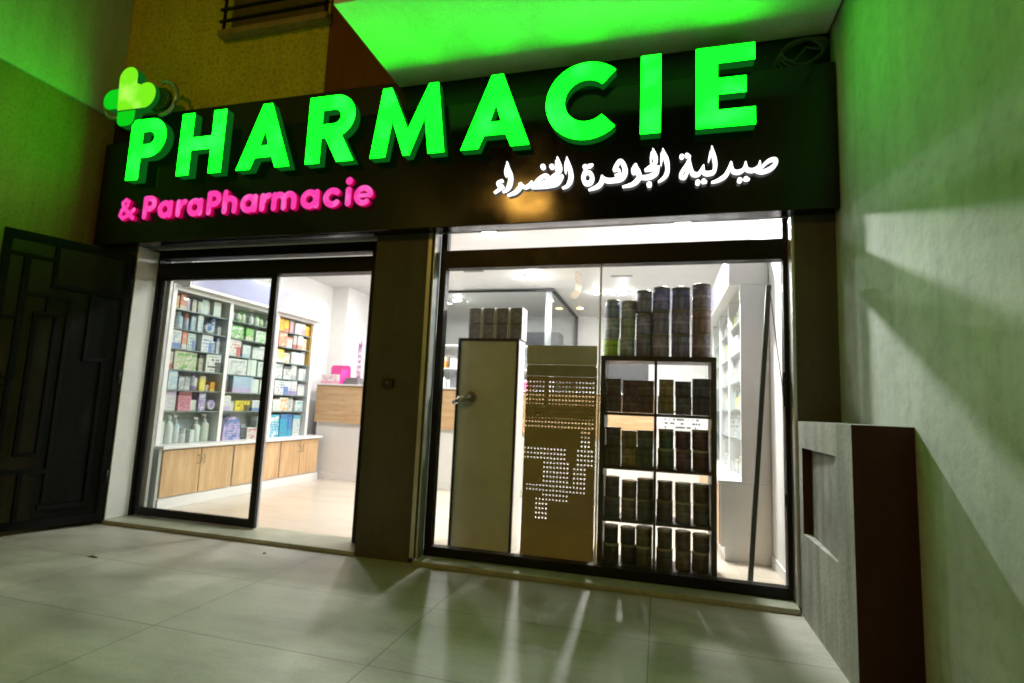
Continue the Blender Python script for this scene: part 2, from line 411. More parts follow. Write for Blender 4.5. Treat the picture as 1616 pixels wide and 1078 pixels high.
LATCH = plain('worn_black_lock', (.03, .03, .03), .3, .5)
MB().box(.80, .822, .095, .11, 1.27, 1.50).box(.806, .816, .085, .095, 1.34, 1.43).build('latch', LATCH, W, .002); MB().box(.802, .822, .095, .11, .63, .70).build('latch', LATCH, W, .002)
# bell box on the pillar
bb = MB((-2.066, 0, 1.3)); bb.box(-2.112, -2.02, -.03, .0, 1.305, 1.373)
BB = bb.build('door_bell', plain('bell_plastic', (.02, .02, .016), .4)); tag(BB, 'small dark bell box on the pillar between door and window', 'door bell')
MB((-2.066, 0, 1.3)).lathe([(.012, -.034), (.012, -.03)], (-2.066, 0, 1.34), 12, axis='y').build('button', GREYALU, BB)

# ------------------------------------------------------------------ neighbouring walls, pier
sw = MB((1.115, 0, 0)); sw.box(1.115, 1.40, -14, .0, 0, 8)
tag(sw.build('side_wall', RENDER_W), 'tall grey rendered side wall to the right, green light across its top', 'wall')
lw = thing('boundary_wall', 'tall ochre wall on the far left behind the open black gate, washed green above', 'wall', (-5.3, 0, 0))
MB((-5.3, 0, 0)).box(-5.6, -5.30, -14, -.0, 0, 3.88).build('lower_face', OCHRELOW, lw)
MB((-5.3, 0, 0)).box(-5.6, -5.27, -14, -.0, 3.88, 8).build('upper_face', GLOWWALL, lw)
P_ = thing('masonry_pier', 'waist-high rendered pier with brown front and recessed meter niche beside the display window', 'pier', (.86, -1.02, 0))
o = (.86, -1.02, 0)
pm = MB(o)
pm.box(.86, 1.113, -1.02, -.002, 0, .50); pm.box(.86, 1.113, -1.02, -.002, 1.017, 1.18)
pm.box(.86, 1.113, -1.02, -.77, .50, 1.017); pm.box(.915, 1.113, -.77, -.11, .50, 1.017)
pm.box(.86, 1.113, -.11, -.002, .50, 1.017)
po = pm.build('pier_body', [PIERGREY, REDBROWN], P_)
for p in po.data.polygons:
    if p.normal.y < -.9: p.material_index = 1
pd = MB(o).prism([(0, 0), (1, 0), (1, 1), (0, 1)], 0, 1, fn=lambda x, y, z: (.870 + .012 * y + .030 * x, -.765 + .60 * x, .508 + .501 * z))
pd.build('meter_door', plaster('worn_meter_plate', (.30, .31, .27), (.12, .12, .10), .6, 30, .3, .004, 3.5, amount=1), P_)

# ------------------------------------------------------------------ black gate folded open at the left
G0 = Vector((-4.81, -.02)); gu = Vector((-.29, -.79)).normalized(); gn = Vector((gu.y, -gu.x))
def gp(u, w, z): return (G0.x + gu.x * u + gn.x * w, G0.y + gu.y * u + gn.y * w, z)
GATEB = plain('gate_black', (.004, .004, .004), .6, 0, .12)
G = thing('metal_gate', 'black metal gate with geometric bars and frosted panels, folded open left of the door', 'gate', (-4.81, -.02, 0))
go = (-4.81, -.02, 0)
fr = MB(go)
for a in ((0, .05, .035, 2.47), (.86, .915, .035, 2.47)): fr.box(a[0], a[1], -.025, .025, a[2], a[3], fn=gp)
fr.box(.05, .86, -.025, .025, .035, .10, fn=gp); fr.box(.05, .86, -.025, .025, 2.40, 2.47, fn=gp)
fr.build('gate_frame', GATEB, G, .002)
br = MB(go); t = .014
def gb(u0, z0, u1, z1, w=.03):
    if abs(u1 - u0) < abs(z1 - z0): br.box(min(u0, u1) - t, max(u0, u1) + t, -w, w, min(z0, z1) - t, max(z0, z1) + t, fn=gp)
    else: br.box(min(u0, u1) - t, max(u0, u1) + t, -w + .002, w - .002, min(z0, z1) - t, max(z0, z1) + t, fn=gp)
for a in ((.86, 2.275, .56, 2.275), (.56, 2.40, .56, 2.05), (.56, 2.05, .05, 2.055), (.742, 2.275, .755, 1.26), (.86, 1.745, .755, 1.745), (.86, 1.26, .755, 1.26),
          (.72, 1.955, .43, 1.955), (.43, 1.955, .43, .25), (.575, 1.955, .575, 1.80), (.65, 1.80, .51, 1.80), (.65, 1.80, .65, .635), (.51, 1.80, .51, .635), (.65, .635, .51, .635),
          (.755, 1.26, .755, .50), (.86, .50, .45, .49), (.60, .49, .60, .10), (.28, 2.055, .28, 1.45), (.45, .20, .14, .19), (.14, .19, .14, 1.45), (.28, 1.45, .14, 1.45), (.86, .66, .755, .66)): gb(*a)
br.build('lattice_bars', GATEB, G)
gm, nt, out = nodes('smoked_gate_glass')
p_ = nt.nodes.new('ShaderNodeBsdfPrincipled'); p_.inputs['Roughness'].default_value = .35; p_.inputs['Specular IOR Level'].default_value = .25
nt.links.new(ramp(nt, noise(nt, coords(nt, scale=(3, 3, 1)), 2.2, 6, .65), [(.3, (.006, .006, .006)), (.55, (.016, .017, .016)), (.75, (.06, .063, .06))]).outputs[0], p_.inputs[0])
t_ = nt.nodes.new('ShaderNodeBsdfTransparent'); t_.inputs[0].default_value = (.7, .72, .7, 1); mx = nt.nodes.new('ShaderNodeMixShader'); mx.inputs[0].default_value = .35
nt.links.new(t_.outputs[0], mx.inputs[1]); nt.links.new(p_.outputs[0], mx.inputs[2]); nt.links.new(mx.outputs[0], out.inputs[0])
MB(go).box(.05, .86, -.012, -.004, .10, 2.40, fn=gp).build('frosted_panel', gm, G)
for z in (.35, 1.25, 2.15): MB(go).lathe([(.016, z), (.016, z + .12)], (-4.795, -.03, 0), 10).build('hinge', BLACKMETAL, G)
lk = MB(go); lk.box(.80, .90, .025, .06, 1.10, 1.30, fn=gp); lk.tube([gp(.85, .06, 1.2), gp(.85, .10, 1.2), gp(.76, .10, 1.19)], .011); lk.build('lock_case', BLACKMETAL, G)

# ------------------------------------------------------------------ the sign
SG = thing('shop_sign', 'long black fascia sign with glowing green, pink and white lettering over door and window', 'sign', (-2.1, -.13, 2.55))
so = (-2.1, -.13, 2.55)
MB(so).box(-5.20, 1.108, -.13, -.003, 2.55, 3.555).build('sign_panel', PANEL, SG, .006)
def letter(ch, outer, holes=(), face=-.23, back=-.142, name='green_letter', mats=(GREEN, GREENSIDE), bev=.007):
    cu = bpy.data.curves.new('outline', 'CURVE'); cu.dimensions = '2D'; cu.fill_mode = 'BOTH'
    cu.extrude = (back - face) / 2 - bev; cu.bevel_depth = bev; cu.bevel_resolution = 2; cu.offset = -bev
    for poly in [outer, *holes]:
        sp = cu.splines.new('POLY'); sp.points.add(len(poly) - 1); sp.use_cyclic_u = True
        for pt, (x, z) in zip(sp.points, poly): pt.co = (x, z, 0, 1)
    tmp = bpy.data.objects.new('outline', cu); COL.objects.link(tmp)
    me = bpy.data.meshes.new_from_object(tmp); bpy.data.objects.remove(tmp)
    mid = (face + back) / 2
    for v in me.vertices: v.co = Vector((v.co.x, mid - v.co.z, v.co.y)) - Vector(so)
    me.materials.clear()
    for mm in mats: me.materials.append(mm)
    me.update()
    for p in me.polygons: p.material_index = 0 if p.normal.y < -.55 or (p.normal.y > .55 and p.center.y < mid - so[1] - .02) else 1
    ob = bpy.data.objects.new(name, me); COL.objects.link(ob); ob.parent = SG
    ob['label'] = f'glowing green letter {ch}' if name == 'green_letter' else ch
    return ob
b0, t0 = 3.115, 3.70
letter('P', [(-4.775, b0), (-4.63, b0), (-4.63, 3.325), (-4.545, 3.325)] + arc(-4.545, 3.5125, .1875, -88, 90, 16) + [(-4.775, t0)],
       [[(-4.63, 3.45), (-4.55, 3.45)] + arc(-4.55, 3.5125, .062, -88, 88, 8) + [(-4.63, 3.575)]])
letter('H', [(-4.19, b0), (-4.055, b0), (-4.055, 3.345), (-3.84, 3.345), (-3.84, b0), (-3.705, b0), (-3.705, t0), (-3.84, t0), (-3.84, 3.465), (-4.055, 3.465), (-4.055, t0), (-4.19, t0)])
def A(cx): letter('A', [(cx - .27, b0), (cx - .128, b0), (cx - .085, 3.215), (cx + .085, 3.215), (cx + .128, b0), (cx + .27, b0), (cx + .045, t0), (cx - .045, t0)],
                  [[(cx - .045, 3.32), (cx + .045, 3.32), (cx, 3.455)]])
A(-3.275)
letter('R', [(-2.852, b0), (-2.717, b0), (-2.717, 3.33), (-2.675, 3.33), (-2.555, b0), (-2.40, b0), (-2.532, 3.352)] + arc(-2.60, 3.515, .185, -62, 90, 14) + [(-2.852, t0)],
       [[(-2.717, 3.45), (-2.605, 3.45)] + arc(-2.605, 3.5125, .062, -88, 88, 8) + [(-2.717, 3.575)]])
letter('M', [(-2.251, b0), (-2.116, b0), (-2.072, 3.42), (-1.958, b0), (-1.905, b0), (-1.79, 3.42), (-1.747, b0), (-1.612, b0), (-1.692, t0), (-1.77, t0), (-1.932, 3.33), (-2.095, t0), (-2.172, t0)])
A(-1.208)
letter('C', arc(-.525, 3.41, .298, 46, 314, 30) + arc(-.525, 3.41, .160, 314, 46, 24))
letter('I', [(-.144, b0), (-.007, b0), (-.007, t0), (-.144, t0)])
letter('E', [(.225, b0), (.60, b0), (.60, 3.24), (.365, 3.24), (.365, 3.35), (.545, 3.35), (.545, 3.468), (.365, 3.468), (.365, 3.577), (.60, 3.577), (.60, t0), (.225, t0)])
# clover emblem
letter('lime heart shaped leaf of the clover emblem', [(-4.945, 3.80), (-4.64, 3.798)] + arc(-4.632, 3.922, .127, -84, 118, 16) + [(-4.742, 4.055)] + arc(-4.856, 4.12, .112, -12, 180, 14), [], -.262, -.17, 'clover_leaf', (LIME, GREENSIDE))
letter('green left leaf of the clover emblem', [(-4.95, 3.83), (-4.95, 4.03), (-5.03, 4.03)] + arc(-5.05, 3.93, .10, 92, 268, 14), [], -.25, -.17, 'clover_leaf', (LEAFGREEN, GREENSIDE))
letter('green lower leaf of the clover emblem', [(-4.95, 3.795)] + arc(-4.875, 3.72, .075, 180, 270, 8) + arc(-4.81, 3.72, .075, 270, 360, 8) + [(-4.735, 3.795)], [], -.252, -.17, 'clover_leaf', (LEAFGREEN, GREENSIDE))
letter('dark unlit right leaf of the clover emblem', [(-4.70, 3.80), (-4.55, 3.80)] + arc(-4.50, 3.905, .105, -90, 90, 12) + [(-4.70, 4.01)], [], -.215, -.17, 'clover_leaf', (plain('unlit_acrylic', (.03, .10, .03), .25), SIDEMETAL))
RING = plain('chrome_rim', (.50, .66, .70), .25, .6)
for cx, cz, r_, a0, a1 in ((-5.055, 3.925, .150, 60, 300), (-4.50, 3.915, .165, -95, 100)):
    MB(so).tube([(x, -.185, z) for x, z in arc(cx, cz, r_, a0, a1, 20)], .02).build('emblem_rim', RING, SG)
# pink line
def pk(mb, pts, w=.027, closed=False, y=-.172, k=[0]):
    k[0] += 1; ribbon(mb, [(x, z, w) for x, z in pts], y - .0005 * (k[0] % 7), -.142)
BL = 2.752; XH = .165; CH = .222
def bowl(mb, cx, rx): 
    ps = arc(cx, BL + XH / 2, rx - .026, 0, 360, 26, XH / 2 - .024); pk(mb, ps)
def glyph(ch, x0, x1):
    mb = MB(so); w = .026; xl, xr = x0 + w, x1 - w
    if ch == 'a': bowl(mb, (x0 + x1) / 2 - .004, (x1 - x0) / 2 - .002); pk(mb, [(xr, BL + w), (xr, BL + XH - w)])
    elif ch == 'P': pk(mb, [(xl, BL + w), (xl, BL + CH - w)]); pk(mb, [(xl, BL + CH - w)] + arc(xr - .052, BL + CH - w - .049, .049, 90, -90, 12) + [(xl, BL + CH - w - .098)])
    elif ch == 'r': pk(mb, [(xl, BL + w), (xl, BL + XH - w)]); pk(mb, [(xl, BL + .075)] + arc(xr + .004, BL + .085, xr - xl - .008, 165, 92, 8, .055))
    elif ch == 'h': pk(mb, [(xl, BL + w), (xl, BL + CH - w)]); pk(mb, [(xl, BL + .09)] + arc((xl + xr) / 2, BL + .088, (xr - xl) / 2, 175, 0, 12, .052) + [(xr, BL + w)])
    elif ch == 'm':
        xm = (xl + xr) / 2; pk(mb, [(xl, BL + w), (xl, BL + XH - w)])
        for a, b in ((xl, xm), (xm, xr)): pk(mb, [(a, BL + .09)] + arc((a + b) / 2, BL + .088, (b - a) / 2, 175, 0, 12, .052) + [(b, BL + w)])
    elif ch == 'c': pk(mb, arc((x0 + x1) / 2 + .004, BL + XH / 2, (x1 - x0) / 2 - w, 48, 312, 24, XH / 2 - w + .002))
    elif ch == 'i': pk(mb, [((x0 + x1) / 2, BL + w), ((x0 + x1) / 2, BL + XH - w)], .027); mb.prism(arc((x0 + x1) / 2, BL + .215, .033, 0, 360, 18)[:-1], -.173, -.142, 0, 1)
    elif ch == 'e': 
        cx = (x0 + x1) / 2; pk(mb, arc(cx, BL + XH / 2, (x1 - x0) / 2 - w, 0, 302, 26, XH / 2 - w + .006), .024); pk(mb, [(xl + .01, BL + XH / 2), (xr - .002, BL + XH / 2)], .017)
    elif ch == '&': 
        pk(mb, [(x1 - .012, BL + .02), (x0 + .06, BL + .135), (x0 + .05, BL + .175), (x0 + .085, BL + .20), (x0 + .12, BL + .178), (x0 + .11, BL + .145), (x0 + .045, BL + .10), (x0 + .03, BL + .055), (x0 + .07, BL + .022), (x0 + .125, BL + .05), (x1 - .01, BL + .10)], .022)
    ob = mb.build('pink_letter', [PINK, PINKSIDE], SG); ob['label'] = f'glowing pink {"ampersand" if ch == "&" else "letter " + ch}'
for ch, x0, x1 in (('&', -4.885, -4.685), ('P', -4.588, -4.43), ('a', -4.41, -4.243), ('r', -4.203, -4.09), ('a', -4.08, -3.91), ('P', -3.867, -3.714), ('h', -3.698, -3.541), ('a', -3.508, -3.336),
                   ('r', -3.309, -3.197), ('m', -3.190, -2.941), ('a', -2.903, -2.725), ('c', -2.692, -2.515), ('i', -2.489, -2.416), ('e', -2.403, -2.225)): glyph(ch, x0, x1)
# Arabic line: brush strokes (x, z, half width)
ARABIC = [[[(-1.154,2.879,0.01),(-1.187,2.865,0.01),(-1.175,2.836,0.013),(-1.152,2.836,0.012)],[(-1.148,2.831,0.012),(-1.209,2.79,0.006)]],[[(-1.12,3.022,0.004),(-1.115,2.984,0.013),(-1.098,2.931,0.022),(-1.088,2.886,0.019),(-1.097,2.834,0.018),(-1.118,2.803,0.01),(-1.143,2.79,0.004)],[(-1.122,2.992,0.009),(-1.13,2.948,0.009),(-1.126,2.911,0.004)]],[[(-1.006,2.843,0.012),(-1.016,2.814,0.017),(-1.051,2.78,0.013),(-1.105,2.761,0.004)],[(-1.013,2.84,0.012),(-0.973,2.815,0.012),(-0.937,2.831,0.014),(-0.924,2.852,0.009)],[(-0.922,2.811,0.009),(-0.858,2.814,0.016),(-0.794,2.817,0.017),(-0.732,2.831,0.018),(-0.698,2.879,0.01)],[(-0.915,2.818,0.01),(-0.874,2.866,0.013),(-0.832,2.892,0.014),(-0.804,2.886,0.013),(-0.803,2.857,0.011),(-0.858,2.829,0.013)],[(-0.843,2.964,0.021),(-0.843,2.963,0.021)],[(-0.777,2.96,0.02),(-0.776,2.959,0.02)]],[[(-0.737,3.028,0.004),(-0.728,2.99,0.015),(-0.716,2.945,0.018),(-0.727,2.91,0.014),(-0.762,2.887,0.011),(-0.792,2.864,0.008)],[(-0.741,2.998,0.01),(-0.744,2.955,0.008),(-0.745,2.926,0.004)],[(-0.792,2.86,0.006),(-0.747,2.861,0.01),(-0.695,2.882,0.008)]],[[(-0.666,3.022,0.003),(-0.66,2.984,0.015),(-0.643,2.932,0.019),(-0.632,2.881,0.018),(-0.638,2.838,0.018),(-0.658,2.804,0.011),(-0.692,2.79,0.004)],[(-0.67,2.985,0.01),(-0.674,2.942,0.008),(-0.673,2.902,0.003)]],[[(-0.533,2.895,0.015),(-0.499,2.892,0.015),(-0.478,2.855,0.016),(-0.491,2.817,0.018),(-0.524,2.816,0.018),(-0.542,2.853,0.015),(-0.533,2.895,0.015)],[(-0.531,2.938,0.02),(-0.53,2.937,0.02)],[(-0.5,2.942,0.015),(-0.476,2.951,0.003)]],[[(-0.407,2.857,0.009),(-0.41,2.818,0.017),(-0.436,2.785,0.015),(-0.499,2.763,0.004)],[(-0.404,2.85,0.009),(-0.377,2.826,0.017),(-0.324,2.822,0.017),(-0.271,2.833,0.02),(-0.246,2.88,0.02),(-0.26,2.937,0.017),(-0.283,2.964,0.012),(-0.306,2.934,0.015),(-0.322,2.9,0.012)],[(-0.322,2.896,0.007),(-0.292,2.897,0.009),(-0.285,2.862,0.012),(-0.311,2.857,0.008)]],[[(-0.174,2.923,0.012),(-0.193,2.89,0.012),(-0.187,2.865,0.01),(-0.154,2.88,0.013)],[(-0.171,2.909,0.012),(-0.146,2.851,0.015),(-0.16,2.811,0.018),(-0.198,2.782,0.013),(-0.26,2.77,0.004)]],[[(-0.057,3.032,0.003),(-0.051,3.003,0.013),(-0.039,2.961,0.017),(-0.043,2.926,0.013),(-0.078,2.901,0.01),(-0.107,2.883,0.006)],[(-0.063,3.004,0.009),(-0.069,2.963,0.008),(-0.071,2.929,0.003)],[(-0.107,2.879,0.005),(-0.065,2.883,0.009),(-0.018,2.897,0.008)],[(-0.018,2.897,0.005),(-0.033,2.856,0.017),(-0.078,2.829,0.018),(-0.129,2.829,0.013),(-0.158,2.845,0.009)],[(-0.08,2.774,0.02),(-0.079,2.773,0.02)]],[[(0.01,3.026,0.003),(0.016,2.991,0.014),(0.033,2.948,0.018),(0.042,2.892,0.016),(0.037,2.844,0.016),(0.015,2.812,0.01),(-0.017,2.79,0.004)],[(0.004,2.992,0.009),(0.001,2.95,0.008),(-0.002,2.909,0.003)]],[[(0.136,2.96,0.017),(0.137,2.959,0.017)],[(0.17,2.965,0.016),(0.192,2.956,0.004)],[(0.186,2.938,0.006),(0.164,2.889,0.011),(0.14,2.85,0.012),(0.13,2.817,0.012),(0.155,2.808,0.012),(0.174,2.847,0.01),(0.186,2.88,0.007)],[(0.187,2.938,0.005),(0.195,2.88,0.009),(0.208,2.831,0.015),(0.247,2.825,0.013),(0.275,2.873,0.007),(0.278,2.883,0.003)],[(0.278,2.883,0.004),(0.278,2.839,0.011),(0.302,2.824,0.015),(0.344,2.834,0.014),(0.353,2.887,0.014),(0.345,2.942,0.014),(0.331,3.014,0.003)],[(0.326,2.977,0.008),(0.317,2.937,0.007),(0.311,2.911,0.003)],[(0.241,2.765,0.018),(0.242,2.764,0.018)],[(0.278,2.771,0.016),(0.296,2.764,0.005)]],[[(0.453,2.892,0.005),(0.441,2.847,0.012),(0.419,2.802,0.015),(0.374,2.772,0.011),(0.332,2.76,0.004)],[(0.455,2.886,0.005),(0.464,2.832,0.012),(0.499,2.819,0.014),(0.534,2.839,0.011),(0.544,2.885,0.004)],[(0.545,2.881,0.004),(0.552,2.835,0.012),(0.593,2.825,0.013),(0.628,2.852,0.009),(0.632,2.884,0.003)]],[[(0.621,2.816,0.01),(0.651,2.85,0.009),(0.686,2.883,0.011),(0.723,2.89,0.013),(0.728,2.86,0.013),(0.696,2.827,0.015),(0.65,2.81,0.013),(0.616,2.816,0.01)],[(0.507,2.762,0.018),(0.508,2.761,0.018)],[(0.545,2.769,0.016),(0.564,2.763,0.005)]]]
for gi, strokes in enumerate(ARABIC):
    mb = MB(so)
    for k, st in enumerate(strokes):
        ribbon(mb, [(x, z, r * .80) for x, z, r in catmull(st, 4)], -.168 - .0006 * k - .0001 * gi, -.142)
    mb.build('arabic_letters', [WHITELED, WHITESIDE], SG)
# sagging cable coil in the gap above the sign
cb = MB((.92, -.07, 3.57))
for k in range(5):
    cb.tube([(.92 + (.125 + .012 * k) * math.cos(a), -.075 + .012 * k + .01 * math.sin(3 * a + k), 3.69 + (.085 + .009 * k) * math.sin(a + .15 * k) ) for a in [2 * PI * i / 28 for i in range(29)]], .006, 6)
cb.tube([(.80, -.05, 3.66), (.88, -.06, 3.64), (.95, -.07, 3.72), (1.03, -.06, 3.70), (1.10, -.03, 3.78)], .006, 6)
tag(cb.build('cable_coil', plain('grey_cable', (.10, .11, .10), .5)), 'loose coil of cable tucked above the right end of the sign', 'cable')

for lx, ly, wd in ((-2.9, -.22, .014), (-3.9, -.77, .05)):
    o_ = MB((lx, ly, 0)).add([(lx - wd, ly - .008, .001), (lx + wd, ly - .012, .001), (lx + wd * .8, ly + .010, .004), (lx - wd * .7, ly + .012, .003), (lx, ly, .012)], [(0, 1, 4), (1, 2, 4), (2, 3, 4), (3, 0, 4), (3, 2, 1, 0)]).build('dry_leaf', plain('dry_leaf', (.06, .045, .03), .8))
    tag(o_, {-2.9: 'tiny dark crumb of litter on the pavement just outside the open doorway', -3.9: 'longer dark scrap of litter on the pavement between gate and door step'}[lx], 'litter')

# ------------------------------------------------------------------ ceiling lights and street lamp
def downlight(x, y, lab, mat=LAMP, r=.07):
    L = thing('ceiling_light', lab, 'ceiling light', (x, y, 3.0), 'round ceiling lights in the shop')
    MB((x, y, 3.0)).lathe([(r + .022, 2.999), (r + .022, 2.988), (r, 2.986)], (x, y, 0), 24).build('trim_ring', WHITELAM, L)
    MB((x, y, 3.0)).lathe([(r - .002, 2.9855), (r * .95, 2.981), (r * .7, 2.977), (r * .35, 2.975)], (x, y, 0), 24).build('lens', mat, L)
downlight(.2, 1.3, 'round ceiling light close to the window near the right wall', LAMPX)
downlight(-1.73, 1.3, 'round ceiling light close to the window by the pillar', LAMPY)
downlight(-3.7, 1.6, 'round ceiling light just inside the glass door', LAMPD)
downlight(-1.73, 3.25, 'large round glowing ceiling light in front of the grey glass partition', LAMPW)
downlight(-.56, 4.4, 'round glowing ceiling light above the stacked canisters on the shelf unit', LAMPW)
downlight(-3.7, 3.0, 'round ceiling light over the wooden reception counter')
downlight(-.95, 4.35, 'small bright spot light beside the hanging paper strip', r=.035)
downlight(-3.4, 4.75, 'added fill light in the back room behind the glass partition')  # extra lamp added to brighten the dark room behind the partition
downlight(-1.38, 5.6, 'small amber ceiling light deep inside the shop', AMBER, r=.05)
for x, y, lab in ((-2.45, 2.9, 'dark slot air vent in the shop ceiling above the glass partition'), (-.5, 3.35, 'dark slot air vent in the shop ceiling above the canisters')):
    a = MB((x, y, 3)); a.box(x - .14, x + .14, y - .03, y + .03, 2.992, 2.999); a = a.build('air_vent', plain('vent_dark', (.18, .18, .17), .5)); tag(a, lab, 'air vent')
hb = MB((-1.1, 3.2, 3.0))
pts = [(-1.08, 3.0), (-1.085, 2.92), (-1.07, 2.84), (-1.085, 2.76), (-1.13, 2.69), (-1.16, 2.67)]
for i in range(5):
    (x0, z0), (x1, z1) = pts[i], pts[i + 1]
    hb.add([(x0, 3.05, z0), (x0 + .05, 3.25, z0), (x1 + .05, 3.25, z1), (x1, 3.05, z1)], [(0, 1, 2, 3)])
    hb.add([(x0 + .002, 3.05, z0), (x0 + .052, 3.25, z0), (x1 + .052, 3.25, z1), (x1 + .002, 3.05, z1)], [(3, 2, 1, 0)])
tag(hb.build('paper_strip', plain('cream_paper', (.62, .52, .40), .6)), 'curling cream paper strip hanging from the shop ceiling', 'banner')
SL = thing('street_lamp', 'street lamp with amber light on a pole across the street', 'street lamp', (-3.2, -9.8, 0))
slo = (-3.2, -9.8, 0)
MB(slo).lathe([(.09, 0), (.09, .3), (.06, .35), (.045, 6.1)], (-3.2, -9.8, 0), 14).build('pole', GREYALU, SL)
MB(slo).tube([(-3.2, -9.8, 6.05), (-3.2, -9.4, 6.25), (-3.2, -8.95, 6.30)], .035).build('arm', GREYALU, SL)
MB(slo).box(-3.68, -2.72, -9.05, -8.45, 6.26, 6.36).build('lamp_head', GREYALU, SL, .01)
MB(slo).add([(-3.64, -9.0, 6.14), (-2.76, -9.0, 6.14), (-2.76, -8.5, 6.255), (-3.64, -8.5, 6.255), (-3.64, -9.0, 6.255), (-2.76, -9.0, 6.255)], [(0, 1, 2, 3), (4, 5, 1, 0), (0, 3, 4), (1, 5, 2)]).build('lamp_lens', SODIUM, SL)

# ------------------------------------------------------------------ left display cabinet
CBN = thing('display_cabinet', 'long white display cabinet with oak doors and lilac header along the left shop wall', 'cabinet', (-4.95, .47, .03))
co = (-4.95, .47, .03)
MB(co).box(-5.155, -4.775, .47, 3.08, .03, .62).box(-4.775, -4.745, .485, 3.08, .03, .135).build('base_cabinet', [WHITELAM], CBN, .003)
MB(co).box(-5.155, -4.752, .448, .468, .03, .63).build('end_panel', GREYLAM, CBN)
MB(co).box(-5.155, -4.715, .455, 3.10, .625, .657).build('counter_top', WHITELAM, CBN, .004)
ys = [.495, .965, 1.44, 1.845, 2.25, 2.65, 3.06]
for i in range(6):
    y0, y1 = ys[i] + .006, ys[i + 1] - (.03 if i in (1, 3) else .006)
    dr = MB(co).box(-4.775, -4.752, y0, y1, .15, .612).build('cabinet_door', OAK, CBN, .002)
    hy = y1 - .035 if i % 2 == 0 else y0 + .035
    s_ = 1 if i % 2 == 0 else -1
    MB(co).tube([(-4.752, hy, .45), (-4.725, hy + .012 * s_, .46), (-4.72, hy + .02 * s_, .495), (-4.725, hy + .012 * s_, .53), (-4.752, hy, .54)], .005, 6).build('handle', CHROME, dr)
s = MB(co)
s.box(-5.155, -5.14, .50, 2.93, .657, 2.32)
s.build('back_panel', BACKGREY, CBN)
s = MB(co).box(-5.139, -5.13, 2.15, 2.88, 1.66, 2.27).box(-5.13, -4.90, 2.868, 2.88, 1.66, 2.27).build('ochre_back_panel', OCHREBACK, CBN)
s = MB(co)
for y in (.505, 1.285, 2.10, 2.88): s.box(-5.14, -4.875, y, y + .05, .657, 2.262)
s.box(-5.14, -4.872, .50, 2.935, 2.262, 2.325)
s.build('upright_frame', WHITELAM, CBN, .002)
BAYS = [(.555, 1.285), (1.335, 2.10), (2.15, 2.868)]
SZ = [2.075, 1.868, 1.655, 1.435, 1.222, 1.00]
for y0, y1 in BAYS:
    for z in SZ: MB(co).box(-5.128, -4.90, y0, y1, z - .012, z).build('shelf', SHELFGREY, CBN)
    ym = (y0 + y1) / 2
    MB(co).box(-4.888, -4.883, y0, ym + .02, .66, 2.26).build('sliding_glass', CABGLASS, CBN)
    MB(co).box(-4.882, -4.877, ym - .02, y1, .66, 2.26).build('sliding_glass', CABGLASS, CBN)
hd = MB(co).box(-5.155, -4.775, .60, 3.0, 2.30, 2.60).build('header_box', WHITELAM, CBN, .002)
MB(co).box(-4.775, -4.768, .625, 2.975, 2.335, 2.585).build('lilac_panel', LILAC, hd)

